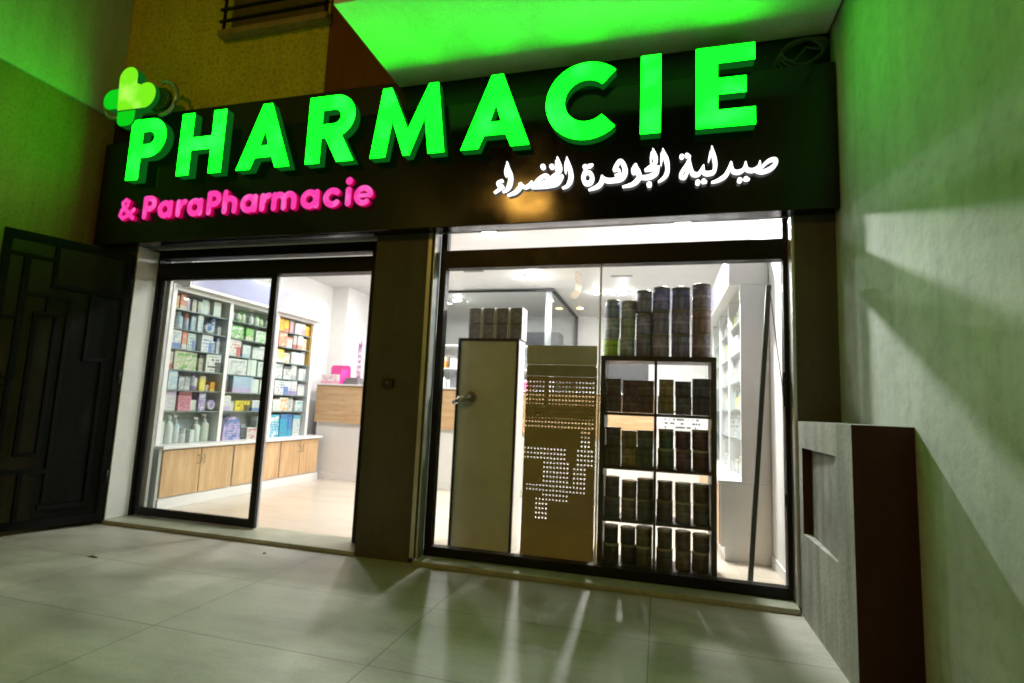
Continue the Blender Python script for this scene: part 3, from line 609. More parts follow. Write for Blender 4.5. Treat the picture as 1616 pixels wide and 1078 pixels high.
# ------------------------------------------------------------------ goods
COLS = {'white': (.66, .66, .64), 'cream': (.62, .58, .46), 'orange': (.72, .30, .04), 'coral': (.70, .20, .12), 'lilac': (.48, .38, .60), 'mint': (.56, .64, .59), 'pale blue': (.36, .50, .62),
        'blue': (.07, .16, .42), 'red': (.50, .05, .05), 'green': (.14, .40, .08), 'yellow': (.70, .56, .05), 'pink': (.62, .26, .34), 'grey': (.34, .37, .41), 'purple': (.26, .20, .45), 'teal': (.06, .36, .52),
        'black': (.03, .03, .04), 'dark red': (.16, .03, .03), 'rose': (.66, .05, .22)}
USED = {}
def goods(kind, w, h, col, ink, style=0, d=None, label=None, cat=None, group=None, loc=(0, 0, 0), rot=0, rootname=None):
    base, inkc = COLS[col], COLS[ink]
    pm_ = printed(base, inkc, None, style); d = d or min(.15, w * .8 + .03)
    mb = MB()
    cap = None
    if kind == 'box': mb.box(-w / 2, w / 2, -d / 2, d / 2, 0, h)
    elif kind == 'bottle':
        r = w / 2; mb.lathe([(r * .92, 0), (r, h * .04), (r, h * .62), (r * .85, h * .72), (r * .38, h * .80), (r * .38, h * .84)], (0, 0, 0), 16)
        cap = MB().lathe([(r * .5, h * .84), (r * .5, h * .98), (r * .4, h)], (0, 0, 0), 14)
    elif kind == 'pump':
        r = w / 2; mb.lathe([(r * .92, 0), (r, h * .04), (r, h * .60), (r * .8, h * .68), (r * .4, h * .72)], (0, 0, 0), 16)
        cap = MB().lathe([(r * .45, h * .72), (r * .45, h * .80), (r * .14, h * .81), (r * .14, h * .93)], (0, 0, 0), 12).box(-r * .9, r * .3, -r * .16, r * .16, h * .93, h)
    elif kind == 'jar':
        r = w / 2; mb.lathe([(r * .95, 0), (r, h * .05), (r, h * .72), (r * .9, h * .76)], (0, 0, 0), 18)
        cap = MB().lathe([(r * .98, h * .76), (r * .98, h * .98), (r * .93, h)], (0, 0, 0), 18)
    elif kind == 'round':
        mb.lathe([(w / 2 * .9, -d / 2), (w / 2, -d / 2 + .01), (w / 2, d / 2)], (0, 0, h / 2), 22, axis='y'); cap = MB().lathe([(w * .28, -d / 2 - .004), (w * .28, -d / 2)], (0, 0, h / 2), 20, axis='y')
    elif kind == 'bag':
        mb.prism([(-w / 2, 0), (w / 2, 0), (w * .46, h * .55), (w * .30, h * .86), (w * .05, h * .95), (-w * .28, h * .86), (-w * .47, h * .55)], -d / 2, d / 2); cap = MB().tube([(-w * .2, 0, h * .86), (-w * .15, 0, h * 1.02), (w * .12, 0, h * 1.04), (w * .2, 0, h * .88)], .008, 6)
    nm = rootname or {'box': 'product_box', 'bottle': 'plastic_bottle', 'pump': 'pump_bottle', 'jar': 'product_jar', 'round': 'round_pack', 'bag': 'toiletry_bag'}[kind]
    o = mb.build(nm, pm_, None, .0015 if kind == 'box' else 0)
    o.location = loc; o.rotation_euler = (0, 0, rot)
    if cap is not None:
        c_ = cap.build({'round': 'dial', 'bag': 'strap'}.get(kind, 'cap'), printed(inkc if kind != 'pump' else COLS['white'], base, None, 1) if kind in ('jar', 'bag') else plain_cap(ink if kind not in ('pump',) else 'white'), o)
    if label in USED: raise RuntimeError('label twice: ' + label)
    USED[label] = 1
    return tag(o, label, cat, group)
CAPS = {}
def plain_cap(c):
    if c not in CAPS: CAPS[c] = plain('cap_plastic', COLS[c], .35, var=.04)
    return CAPS[c]
SHN = ['top', 'second', 'third', 'fourth', 'fifth', 'sixth', 'bottom']
NOUN = {'box': 'carton', 'bottle': 'bottle', 'pump': 'pump bottle', 'jar': 'jar', 'round': 'round pack', 'bag': 'bag'}
Bx, Bo, Pu, Ja, Ro, Ba = 'box', 'bottle', 'pump', 'jar', 'round', 'bag'
STOCK = [[
 [(Bx, .08, .13, 'orange', 'cream', 3), (Bx, .09, .15, 'coral', 'cream', 1), (Bx, .05, .12, 'lilac', 'white', 0), (Bx, .06, .12, 'cream', 'grey', 0), (Bx, .06, .11, 'cream', 'grey', 1), (Bx, .10, .15, 'mint', 'white', 1), (Bx, .04, .13, 'cream', 'grey', 1), (Bx, .11, .16, 'mint', 'cream', 0), (Bx, .05, .12, 'cream', 'grey', 3)],
 [(Bo, .05, .15, 'white', 'white', 0), (Bo, .085, .17, 'pale blue', 'white', 1), (Bo, .06, .17, 'pale blue', 'coral', 0), (Bx, .06, .14, 'pale blue', 'white', 3), (Bx, .07, .16, 'white', 'pale blue', 2), (Ro, .11, .11, 'white', 'blue', 0), (Ja, .06, .17, 'white', 'blue', 3), (Bx, .05, .09, 'white', 'grey', 0)],
 [(Bx, .12, .19, 'white', 'blue', 1), (Bx, .06, .19, 'coral', 'white', 1), (Bx, .10, .16, 'mint', 'blue', 2), (Bx, .04, .17, 'white', 'pale blue', 0), (Bx, .17, .185, 'white', 'blue', 2), (Bx, .05, .12, 'white', 'blue', 3), (Bx, .045, .15, 'white', 'blue', 0)],
 [(Bx, .05, .16, 'white', 'red', 1), (Bx, .22, .19, 'cream', 'green', 3), (Bx, .08, .17, 'cream', 'green', 3), (Bx, .06, .16, 'cream', 'black', 0), (Bx, .20, .18, 'white', 'black', 2)],
 [(Bx, .13, .19, 'pale blue', 'white', 3), (Bo, .05, .13, 'white', 'grey', 0), (Bx, .08, .13, 'grey', 'white', 3), (Bx, .07, .13, 'grey', 'white', 1), (Bo, .10, .18, 'white', 'purple', 1), (Bx, .09, .14, 'yellow', 'cream', 0), (Bx, .05, .06, 'white', 'red', 2), (Bx, .07, .09, 'orange', 'yellow', 1)],
 [(Bx, .13, .20, 'white', 'lilac', 0), (Bx, .15, .20, 'pink', 'dark red', 0), (Bx, .10, .10, 'white', 'mint', 1), (Bx, .09, .18, 'purple', 'white', 3), (Ro, .11, .12, 'white', 'purple', 0)],
 [(Bx, .06, .20, 'mint', 'white', 1), (Bo, .09, .24, 'white', 'mint', 0), (Pu, .08, .26, 'white', 'pale blue', 0), (Ja, .08, .14, 'white', 'grey', 0), (Bx, .06, .11, 'white', 'mint', 0), (Pu, .09, .22, 'mint', 'white', 3), (Pu, .10, .27, 'mint', 'cream', 3)]],
 [[(Bo, .06, .13, 'mint', 'cream', 0), (Bo, .06, .12, 'white', 'green', 1), (Bo, .06, .13, 'cream', 'green', 0), (Bo, .06, .12, 'mint', 'white', 1), (Bo, .06, .13, 'white', 'green', 0), (Bo, .06, .11, 'cream', 'green', 1), (Bo, .06, .12, 'mint', 'green', 0)],
 [(Bx, .14, .13, 'green', 'white', 3), (Bx, .10, .12, 'green', 'cream', 1), (Bx, .13, .12, 'white', 'green', 3), (Bo, .07, .13, 'white', 'red', 1)],
 [(Bx, .16, .18, 'white', 'red', 2), (Bx, .12, .13, 'white', 'pale blue', 1), (Bx, .12, .12, 'white', 'grey', 0), (Bx, .14, .14, 'white', 'grey', 3)],
 [(Bx, .24, .17, 'white', 'grey', 3), (Bx, .12, .17, 'mint', 'white', 1), (Bx, .16, .16, 'mint', 'grey', 3)],
 [(Bx, .06, .17, 'dark red', 'teal', 0), (Bx, .26, .19, 'pale blue', 'lilac', 1), (Bx, .10, .15, 'mint', 'white', 0), (Bx, .10, .15, 'white', 'mint', 2)],
 [(Bx, .09, .15, 'white', 'lilac', 1), (Bx, .05, .10, 'white', 'grey', 0), (Bx, .20, .11, 'yellow', 'black', 2), (Bx, .15, .12, 'white', 'blue', 1), (Bx, .06, .08, 'blue', 'white', 0)],
 [(Ba, .28, .24, 'lilac', 'blue', 3), (Bx, .08, .15, 'black', 'grey', 0), (Bx, .16, .12, 'white', 'red', 3), (Bx, .07, .24, 'grey', 'white', 0)]],
 [[(Bx, .14, .16, 'orange', 'yellow', 3), (Bx, .10, .16, 'yellow', 'coral', 1), (Bx, .08, .15, 'pink', 'cream', 0), (Bx, .22, .14, 'white', 'pink', 2), (Bx, .10, .12, 'orange', 'yellow', 0)],
 [(Bx, .15, .17, 'coral', 'cream', 3), (Bx, .12, .13, 'white', 'coral', 0), (Bx, .06, .17, 'white', 'red', 1), (Bx, .10, .17, 'white', 'coral', 1), (Bx, .08, .14, 'white', 'orange', 3)],
 [(Bx, .16, .15, 'yellow', 'white', 1), (Bx, .12, .12, 'white', 'orange', 3), (Bx, .22, .14, 'white', 'mint', 0), (Bx, .08, .19, 'white', 'grey', 0)],
 [(Bx, .14, .17, 'white', 'grey', 3), (Bx, .12, .15, 'white', 'black', 0), (Bx, .10, .20, 'white', 'grey', 1), (Bx, .14, .14, 'white', 'grey', 2)],
 [(Bx, .22, .16, 'white', 'blue', 2), (Bx, .14, .18, 'white', 'purple', 1), (Bx, .10, .14, 'white', 'grey', 0)],
 [(Bx, .12, .14, 'mint', 'white', 0), (Bx, .14, .16, 'white', 'orange', 3), (Bx, .08, .19, 'white', 'black', 0), (Bx, .14, .12, 'white', 'teal', 3)],
 [(Bx, .14, .26, 'teal', 'white', 3), (Bx, .10, .26, 'teal', 'blue', 0), (Bx, .08, .27, 'blue', 'teal', 1), (Bx, .10, .26, 'white', 'teal', 0)]]]
BAYN = ['nearest', 'middle', 'farthest']
for bi, bay in enumerate(STOCK):
    for si, row in enumerate(bay):
        z = ([*SZ] + [.657])[si]; top = ([2.262] + SZ)[si] - z - .02
        y0, y1 = BAYS[bi]; kx = min(1.6, (y1 - y0 - .075) / (sum(i[1] for i in row) + .012 * len(row)))
        row = [(i[0], i[1] * (kx if i[0] == 'box' else min(kx, 1.2)), i[2] * 1.17, *i[3:]) for i in row]; tot = sum(i[1] for i in row); gap = (y1 - y0 - .05 - tot) / max(1, len(row))
        y = y0 + .03
        for k, (kd, w, h, col, ink, stl) in enumerate(row):
            tone = col if col == ink else f'{col} and {ink}'
            lab = f'{tone} {NOUN[kd]}, {ORD[k]} along {SHN[si]} shelf of left cabinet\'s {BAYN[bi]} bay'
            goods(kd, w, min(h * random.uniform(.94, 1.04), top), col, ink, stl, None, lab, NOUN[kd].split()[-1] if kd != 'box' else 'box', 'products in the left display cabinet',
                  (-4.99 + random.uniform(-.015, .02), y + w / 2 + random.uniform(0, max(gap, 0)), z + .001), PI / 2 + random.uniform(-.08, .08))
            y += w + gap

# ------------------------------------------------------------------ counter and the back of the shop
CT = thing('reception_counter', 'long white counter with a level oak band across the back of the shop', 'counter', (-2.5, 3.3, .03))
ko = (-2.5, 3.3, .03)
MB(ko).box(-4.90, -.08, 3.18, 3.75, .13, 1.36).box(-4.90, -.08, 3.165, 3.70, .03, .128).build('counter_body', WHITELAM, CT, .003)
MB(ko).box(-4.91, -.06, 3.13, 3.178, .85, 1.39).build('oak_band', OAKH, CT, .002)
MB(ko).box(-4.91, -.06, 3.10, 3.76, 1.392, 1.412).build('counter_top', WHITELAM, CT, .003)
dsp = thing('leaflet_display', 'bright pink cardboard display box with printed front on the counter', 'display', (-4.76, 3.35, 1.412), None)
do = (-4.76, 3.35, 1.412)
MB(do).box(-4.94, -4.62, 3.25, 3.45, 1.412, 1.56).build('tray', printed(COLS['white'], COLS['rose'], COLS['pink'], 1), dsp)
MB(do).prism(arc(-4.86, 1.66, .05, 180, 90, 5) + arc(-4.63, 1.66, .05, 90, 0, 5) + [(-4.58, 1.412), (-4.91, 1.412)], 3.455, 3.485).build('back_card', plain('hot_pink_card', (.62, .06, .26), .5), dsp)
MB(do).box(-4.615, -4.60, 3.25, 3.455, 1.412, 1.64).build('side_card', plain('hot_pink_card', (.66, .04, .26), .5), dsp)
k_ = MB((-4.45, 3.4, 1.412)).box(-4.58, -4.34, 3.3, 3.5, 1.412, 1.47).box(-4.56, -4.36, 3.32, 3.48, 1.47, 1.52).build('receipt_printer', plain('dark_plastic', (.12, .11, .11), .4)); tag(k_, 'low dark receipt printer on the counter beside the pink display', 'printer')
rb = MB((-4.5, 3.62, 1.412)).box(-4.56, -4.48, 3.60, 3.615, 1.412, 2.16).build('roll_banner', printed((.66, .62, .66), (.20, .03, .18), None, 3)); tag(rb, 'narrow upright white banner with dark purple marks behind the counter', 'banner')
nb = MB((.28, 3.2, .03)); nb.box(.0, .56, 3.15, 3.18, .95, 1.38)
nb = nb.build('notice_board', printed((.68, .68, .68), (.12, .12, .12), (.68, .68, .68), 0)); tag(nb, 'white notice sheet with faint dark lines seen through the right shelf gap', 'notice')
sb = MB((.28, 3.4, .03)).box(-.05, .60, 3.18, 3.75, .03, 1.40).build('side_counter', WHITELAM); tag(sb, 'white side counter carrying the notice sheet near the right wall', 'counter')
US = thing('back_shelf_unit', 'white open shelf unit under the grey glass partition behind the counter', 'shelf unit', (-2.5, 4.2, .03))
uo = (-2.5, 4.2, .03)
u = MB(uo); u.box(-3.60, -1.58, 4.28, 4.30, .03, 2.09); u.box(-3.62, -3.60, 3.98, 4.30, .03, 2.09); u.box(-1.58, -1.56, 3.98, 4.30, .03, 2.09); u.box(-2.62, -2.60, 3.98, 4.28, .03, 2.09); u.box(-3.62, -1.56, 3.97, 4.31, 2.09, 2.115)
u.build('carcass', WHITELAM, US, .002)
for z in (.75, 1.1, 1.42, 1.75): MB(uo).box(-3.60, -2.62, 3.99, 4.28, z - .02, z).box(-2.60, -1.58, 3.99, 4.28, z - .02, z).build('shelf', WHITELAM, US)
for i, (x, z, w, h, col, ink, stl) in enumerate(((-3.36, 1.75, .2, .18, 'cream', 'orange', 2), (-3.12, 1.75, .12, .16, 'white', 'grey', 0), (-3.42, 1.42, .14, .22, 'green', 'cream', 3), (-3.18, 1.42, .16, .14, 'white', 'pale blue', 1),
        (-2.22, 1.75, .12, .2, 'blue', 'white', 0), (-2.06, 1.75, .10, .2, 'pale blue', 'white', 1), (-2.24, 1.42, .10, .2, 'orange', 'yellow', 3), (-2.10, 1.42, .12, .16, 'yellow', 'white', 1), (-1.93, 1.42, .10, .18, 'rose', 'white', 0), (-2.2, 1.10, .12, .2, 'rose', 'white', 3), (-2.04, 1.10, .12, .22, 'white', 'blue', 0), (-1.85, 1.10, .12, .22, 'cream', 'grey', 1))):
    goods('box', w, h, col, ink, stl, .15, f'{col} and {ink} carton on back shelf behind the counter, item {"abcdefghijkl"[i]}'.replace(', item a', ', left end of upper shelf').replace(', item b', ', beside the cream one').replace(', item c', ', left end of lower shelf').replace(', item d', ', right of the green one').replace(', item e', ', right half, top').replace(', item f', ', upper shelf right part').replace(', item g', ', under the blue one').replace(', item h', ', next to the orange one').replace(', item i', ', shelf above counter level').replace(', item j', ', just above counter height').replace(', item k', ', just above counter height').replace(', item l', ', just above counter height'), 'box', 'cartons on the back shelf unit', (x, 4.12, z + .001), random.uniform(-.1, .1))
tg = MB((-2.78, 3.35, 1.412)).box(-2.86, -2.66, 3.28, 3.46, 1.412, 1.62).box(-2.87, -2.65, 3.27, 3.47, 1.62, 1.66).build('card_terminal_case', plain('mid_grey_plastic', (.17, .17, .19), .4)); tag(tg, 'grey equipment case with pale lid on the counter, left of the tall board', 'case')
hm = MB((-3.0, 3.3, 1.412)).lathe([(.085, 1.413), (.085, 1.46), (.07, 1.53), (.04, 1.575), (.01, 1.585)], (-3.0, 3.3, 0), 18).build('dome_cover', WHITELAM); tag(hm, 'small white dome cover on the counter beside the grey case', 'cover')
PT = thing('glass_partition', 'grey glass partition with thin dark rail dividing off the back room', 'partition', (-1.56, 4.35, 2.1))
po_ = (-1.56, 4.35, 2.1)
MB(po_).box(-3.60, -1.57, 3.75 + .27, 4.03, 2.115, 2.95).build('glass_panel', GREYGLASS, PT)
MB(po_).box(-1.575, -1.565, 4.06, 6.58, .03, 2.95).build('glass_panel', GREYGLASS, PT)
MB(po_).box(-3.60, -1.55, 4.0, 4.05, 2.955, 2.985).box(-1.60, -1.55, 4.05, 6.59, 2.955, 2.985).build('top_rail', BLACKMETAL, PT)
MB(po_).lathe([(.05, 2.116), (.05, 2.95)], (-1.64, 4.10, 0), 16).build('white_post', WHITELAM, PT)
MB(po_).box(-1.62, -1.55, 6.50, 6.59, .03, 2.95).build('end_post', plain('dark_grey_post', (.07, .07, .075), .4), PT)
dc = MB((-2.2, 6.0, .03)).box(-2.9, -1.75, 5.6, 6.1, .03, 2.55).box(-2.88, -1.77, 5.58, 5.6, 2.2, 2.22).box(-2.88, -1.77, 5.58, 5.6, 2.36, 2.38).build('dark_cupboard', plain('dark_grey_board', (.07, .072, .08), .4)); tag(dc, 'tall dark grey cupboard behind the glass partition', 'cupboard')
bdr = MB((-1.0, 6.58, .03)).box(-.98, -.2, 6.56, 6.598, .03, 2.55).build('back_door', plain('dark_door', (.06, .06, .065), .4)); tag(bdr, 'dark door in the back wall of the shop', 'door')

# ------------------------------------------------------------------ right display cabinet
RC = thing('display_cabinet', 'white display cabinet with glass shelves and lilac header along the right shop wall', 'cabinet', (.7, .97, .03))
ro_ = (.7, .97, .03)
MB(ro_).box(.50, .875, .985, 4.6, .14, .635).box(.53, .875, .985, 4.6, .03, .14).build('base_cabinet', WHITELAM, RC, .003)
for i in range(6): MB(ro_).box(.485, .50, 1.0 + i * .6, 1.59 + i * .6, .15, .63).build('cabinet_door', OAK, RC, .002)
MB(ro_).box(.495, .876, .962, .984, .14, .64).box(.525, .876, .966, .984, .03, .14).build('end_panel', plain('pale_end_panel', (.74, .73, .70), .4, var=.04), RC)
MB(ro_).box(.475, .876, .955, 4.6, .642, .668).build('counter_top', WHITELAM, RC, .003)
MB(ro_).box(.655, .876, .958, .985, .668, 2.302).build('side_panel', WHITELAM, RC)
MB(ro_).box(.862, .876, .985, 4.6, .668, 2.302).build('back_panel', BACKGREY, RC)
s = MB(ro_)
for y in (1.75, 2.55, 3.35, 4.15): s.box(.655, .862, y, y + .05, .668, 2.302)
s.build('upright_frame', WHITELAM, RC)
RZ = [.668, 1.0, 1.25, 1.5, 1.76, 2.02]
for z in RZ[1:]: MB(ro_).box(.668, .862, .985, 4.6, z - .01, z).build('shelf', plain('clear_shelf', (.5, .54, .54), .2), RC)
MB(ro_).box(.658, .663, .985, 4.6, .668, 2.30).build('sliding_glass', CABGLASS, RC)
rh = MB(ro_).box(.565, .876, .962, 4.6, 2.304, 2.60).build('header_box', WHITELAM, RC, .002)
MB(ro_).box(.558, .565, .985, 4.58, 2.335, 2.58).build('lilac_panel', LILAC, rh)
pal = [('white', 'grey'), ('white', 'pale blue'), ('white', 'black'), ('mint', 'white'), ('cream', 'grey'), ('yellow', 'white'), ('pale blue', 'white'), ('white', 'lilac')]
q = 0
for bi, (y0, y1) in enumerate(((1.0, 1.74), (1.81, 2.54))):
    for si, z in enumerate(RZ):
        top = (RZ + [2.29])[si + 1] - z - .03; y = y0 + .02; k = 0
        while k < 5:
            w = (.15, .09, .12, .10, .13)[(k + si + bi) % 5]; h = min(top, (.19, .15, .2, .12, .17)[(k * 2 + si) % 5])
            if y + w > y1: break
            col, ink = pal[q % 8]; q += 1
            goods('pump' if si == 0 and k % 2 else 'box', w, h, col, ink, q % 4, .12, f'{col} and {ink} {"pump bottle" if si == 0 and k % 2 else "carton"}, {ORD[k]} along {SHN[5 - si] if si else "bottom"} shelf of right cabinet\'s {"front" if bi == 0 else "second"} bay', 'bottle' if si == 0 and k % 2 else 'box', 'products in the right display cabinet', (.76, y + w / 2, z + .001), -PI / 2)
            y += w + .025; k += 1

# ------------------------------------------------------------------ window display: board, perforated board, shelf unit
TB = thing('tall_display_cabinet', 'tall pale olive board-backed cabinet with navy edge and steel lever handle in the window', 'cabinet', (-1.4, .6, .03))
to = (-1.4, .6, .03)
MB(to).box(-1.655, -1.135, .452, .68, .03, 1.752).build('carcass', [WHITELAM], TB, .002)
MB(to).box(-1.663, -1.643, .43, .452, .03, 1.76).box(-1.147, -1.127, .43, .452, .03, 1.76).box(-1.643, -1.147, .43, .452, 1.735, 1.76).build('edge_frame', NAVY, TB)
MB(to).box(-1.643, -1.147, .436, .450, .03, 1.735).build('back_board', OLIVE, TB)
hn = MB(to).lathe([(.045, .414), (.045, .436)], (-1.52, 0, 1.262), 18, axis='y').tube([(-1.52, .43, 1.262), (-1.52, .372, 1.262), (-1.545, .36, 1.255), (-1.60, .358, 1.232), (-1.655, .362, 1.205)], [.018, .020, .027, .025, .020], 12)
hn.build('lever_handle', CHROME, TB)
pk_m = []
def pack_mat(c):
    m_, nt_, out_ = nodes('grey_textured_pack'); v_ = coords(nt_)
    principled(nt_, out_, ramp(nt_, noise(nt_, v_, 22, 6, .7), [(.3, tuple(x * .35 for x in c)), (.55, c), (.75, tuple(x * 1.5 for x in c))]).outputs[0], .45); return m_
PK = [pack_mat((.20, .225, .27)), pack_mat((.23, .25, .28)), pack_mat((.18, .21, .26))]
for rr in range(2):
    for k in range(4):
        x = -1.60 + k * .122; z = 1.762 + rr * .138; w = .112
        p0 = thing('clear_pack', f'grey pale-edged pack, {ORD[k]} from left in {"lower" if rr == 0 else "upper"} row on the tall cabinet', 'pack', (x + w / 2, .58, z), 'grey packs on the tall cabinet')
        oo = (x + w / 2, .58, z)
        MB(oo).box(x + .008, x + w - .008, .50, .66, z, z + .130).build('pack_body', PK[(k + rr) % 3], p0)
        MB(oo).box(x, x + .0075, .494, .662, z, z + .134).box(x + w - .0075, x + w, .494, .662, z, z + .134).build('pale_edge', plain_cap('white'), p0)
# perforated board
PB = thing('pegboard_stand', 'brown perforated board stand with plain olive top, seen from behind in the window', 'display stand', (-.76, .6, .03))
qo = (-.76, .6, .03)
def peg():
    m_, nt, out = nodes('perforated_board'); v = coords(nt); sep = nt.nodes.new('ShaderNodeSeparateXYZ'); nt.links.new(v, sep.inputs[0])
    fx = math_(nt, 'SUBTRACT', math_(nt, 'FRACT', math_(nt, 'MULTIPLY', sep.outputs[0], 37)), .5)
    fz = math_(nt, 'SUBTRACT', math_(nt, 'FRACT', math_(nt, 'MULTIPLY', sep.outputs[2], 28)), .5)
    fz = math_(nt, 'MULTIPLY', fz, 1.32)
    rad = math_(nt, 'SQRT', math_(nt, 'ADD', math_(nt, 'MULTIPLY', fx, fx), math_(nt, 'MULTIPLY', fz, fz)))
    hole = math_(nt, 'LESS_THAN', rad, .25)
    p = nt.nodes.new('ShaderNodeBsdfPrincipled'); p.inputs['Roughness'].default_value = .5
    nt.links.new(ramp(nt, noise(nt, v, 3, 5), [(.3, (.36, .28, .135)), (.7, (.45, .35, .18))]).outputs[0], p.inputs[0])
    t = nt.nodes.new('ShaderNodeBsdfTransparent'); mx = nt.nodes.new('ShaderNodeMixShader')
    nt.links.new(hole, mx.inputs[0]); nt.links.new(p.outputs[0], mx.inputs[1]); nt.links.new(t.outputs[0], mx.inputs[2]); nt.links.new(mx.outputs[0], out.inputs[0]); return m_
BRN = plain('brown_board', (.45, .345, .17), .5, var=.12, nscale=3)
MB(qo).box(-1.048, -.488, .440, .446, .28, 1.45).build('perforated_panel', peg(), PB)
MB(qo).box(-1.052, -1.048, .436, .50, .03, 1.53).box(-.488, -.482, .436, .50, .03, 1.53).box(-1.048, -.488, .438, .448, .03, .28).build('lower_board', BRN, PB)
MB(qo).box(-1.048, -.488, .438, .449, 1.452, 1.545).build('middle_board', plain('olive_grey_board', (.30, .29, .20), .5), PB)
MB(qo).box(-1.055, -.480, .434, .455, 1.547, 1.705).build('top_board', plain('pale_olive_board', (.46, .47, .38), .5), PB)
# sheets and goods hung against the far side leave only some holes open
OPEN = [(-1.05, -.90, 1.24, 1.42), (-.86, -.48, 1.24, 1.42), (-1.05, -.48, 1.035, 1.11), (-1.05, -.70, .77, .89), (-.89, -.68, .44, .77), (-.585, -.51, .90, 1.04), (-.61, -.48, .74, .90), (-.64, -.55, .52, .74), (-1.03, -.60, .53, .575), (-.95, -.83, .30, .50)]
bl = MB(qo); nx, nz = 21, 42; cx_, cz_ = .56 / nx, (1.45 - .28) / nz
for i in range(nx):
    k = 0
    while k < nz:
        def shut(k): 
            x = -1.048 + (i + .5) * cx_; z = .28 + (k + .5) * cz_
            return not any(a < x < c and e < z < g for a, c, e, g in OPEN)
        if shut(k):
            k0 = k
            while k < nz and shut(k): k += 1
            bl.box(-1.048 + i * cx_ + .0002, -1.048 + (i + 1) * cx_ - .0002, .4465, .452, .28 + k0 * cz_, .28 + k * cz_)
        else: k += 1
bl.build('backing_sheet', BRN, PB)
MB(qo).box(-1.05, -.485, .46, .80, .03, .10).build('foot', BRN, PB)
# shelf unit
SU = thing('shelf_unit', 'black-brown open shelf unit of two columns full of canisters, seen from behind', 'shelf unit', (0, .55, .03))
vo = (0, .55, .03)
s = MB(vo)
s.box(-.445, -.408, .40, .70, .03, 1.585); s.box(.375, .412, .40, .70, .03, 1.585); s.box(-.036, -.016, .40, .70, .05, 1.585); s.box(-.445, .412, .395, .705, 1.586, 1.625)
s.build('carcass', DARKWOOD, SU, .002)
for z in (1.185, .775, .385, .052):
    MB(vo).box(-.407, -.037, .40, .70, z - .022, z).build('shelf', DARKWOOD, SU); MB(vo).box(-.015, .374, .40, .70, z - .022, z).build('shelf', DARKWOOD, SU)
CAN = {}
def can_mat(c, kind):
    c = (c[0], c[1] * .93, min(.7, c[2] * 1.45))
    if (c, kind) in CAN: return CAN[(c, kind)]
    m_, nt, out = nodes('canister_label'); v = coords(nt)
    n_ = noise(nt, coords(nt, scale=(11, 11, 9) if kind else (13, 13, 2.2)), 2.0, 6, .7)
    col = ramp(nt, n_, [(.30, tuple(x * .4 for x in c)), (.5, c), (.68, tuple(min(1, x * 1.7 + .01) for x in c))]).outputs[0]
    sep = nt.nodes.new('ShaderNodeSeparateXYZ'); nt.links.new(coords(nt, 'Generated'), sep.inputs[0])
    band = math_(nt, 'GREATER_THAN', math_(nt, 'FRACT', math_(nt, 'MULTIPLY', sep.outputs[2], 1.7 if kind else 1.35)), .80)
    col = mixc(nt, math_(nt, 'MULTIPLY', band, .55), col, tuple(x * (2.2 if kind else .35) for x in c))
    principled(nt, out, col, .4, 0, .5); CAN[(c, kind)] = m_; return m_
LIDS = [plain('can_lid', (.26, .245, .21), .35), plain('can_lid_pale', (.48, .48, .44), .35)]
def canister(x, y, z, r, h, c, lab, group, square=False, kind=0, lid=0):
    if lab in USED: raise RuntimeError('label twice: ' + lab)
    USED[lab] = 1
    t_ = thing('tea_box' if square else 'canister', lab, 'box' if square else 'canister', (x, y, z), group); oo = (x, y, z)
    if square:
        MB(oo).box(x - r, x + r, y - r, y + r, z, z + h * .93).build('box_body', can_mat(c, kind), t_, .003); MB(oo).box(x - r * 1.02, x + r * 1.02, y - r * 1.02, y + r * 1.02, z + h * .93, z + h).build('lid', can_mat(tuple(k * .7 for k in c), 1), t_, .002)
    else:
        MB(oo).lathe([(r * .97, z), (r, z + h * .03), (r, z + h * .86), (r * .97, z + h * .88)], (x, y, 0), 26).build('can_body', can_mat(c, kind), t_)
        MB(oo).lathe([(r * 1.02, z + h * .88), (r * 1.03, z + h * .97), (r * .97, z + h)], (x, y, 0), 26).build('lid', LIDS[lid], t_)
TIER = ['bottom', 'middle', 'top']
CC = [[(.26, .46, .04), (.20, .25, .17), (.15, .20, .17)], [(.19, .23, .15), (.24, .30, .14), (.22, .26, .18)], [(.16, .17, .17), (.17, .185, .20), (.17, .19, .16)], [(.20, .19, .17), (.19, .20, .22), (.17, .18, .25)], [(.15, .165, .19), (.17, .17, .17), (.14, .15, .17)], [(.17, .15, .13), (.19, .14, .10), (.18, .17, .155)]]
CC = [[tuple(min(.6, v * 1.4) for v in c) for c in k] for k in CC]
XS = [-.375, -.247, -.122, .010, .158, .312]; RR = [.058, .058, .061, .068, .070, .070]; HH = [.155, .152, .178, .187, .186, .193]
for k in range(6):
    for tr in range(3):
        canister(XS[k] + random.uniform(-.005, .005), .53 + random.uniform(-.01, .01), 1.626 + tr * (HH[k] + .0015), RR[k], HH[k], CC[k][tr], f'tinned canister, {TIER[tr]} of the {ORD[k]} stack from left on top of the black shelf unit', 'canisters stacked on top of the shelf unit', kind=(k + tr) % 2, lid=1 if k < 2 else 0)
cellz = [1.186, .776, .386, .053]
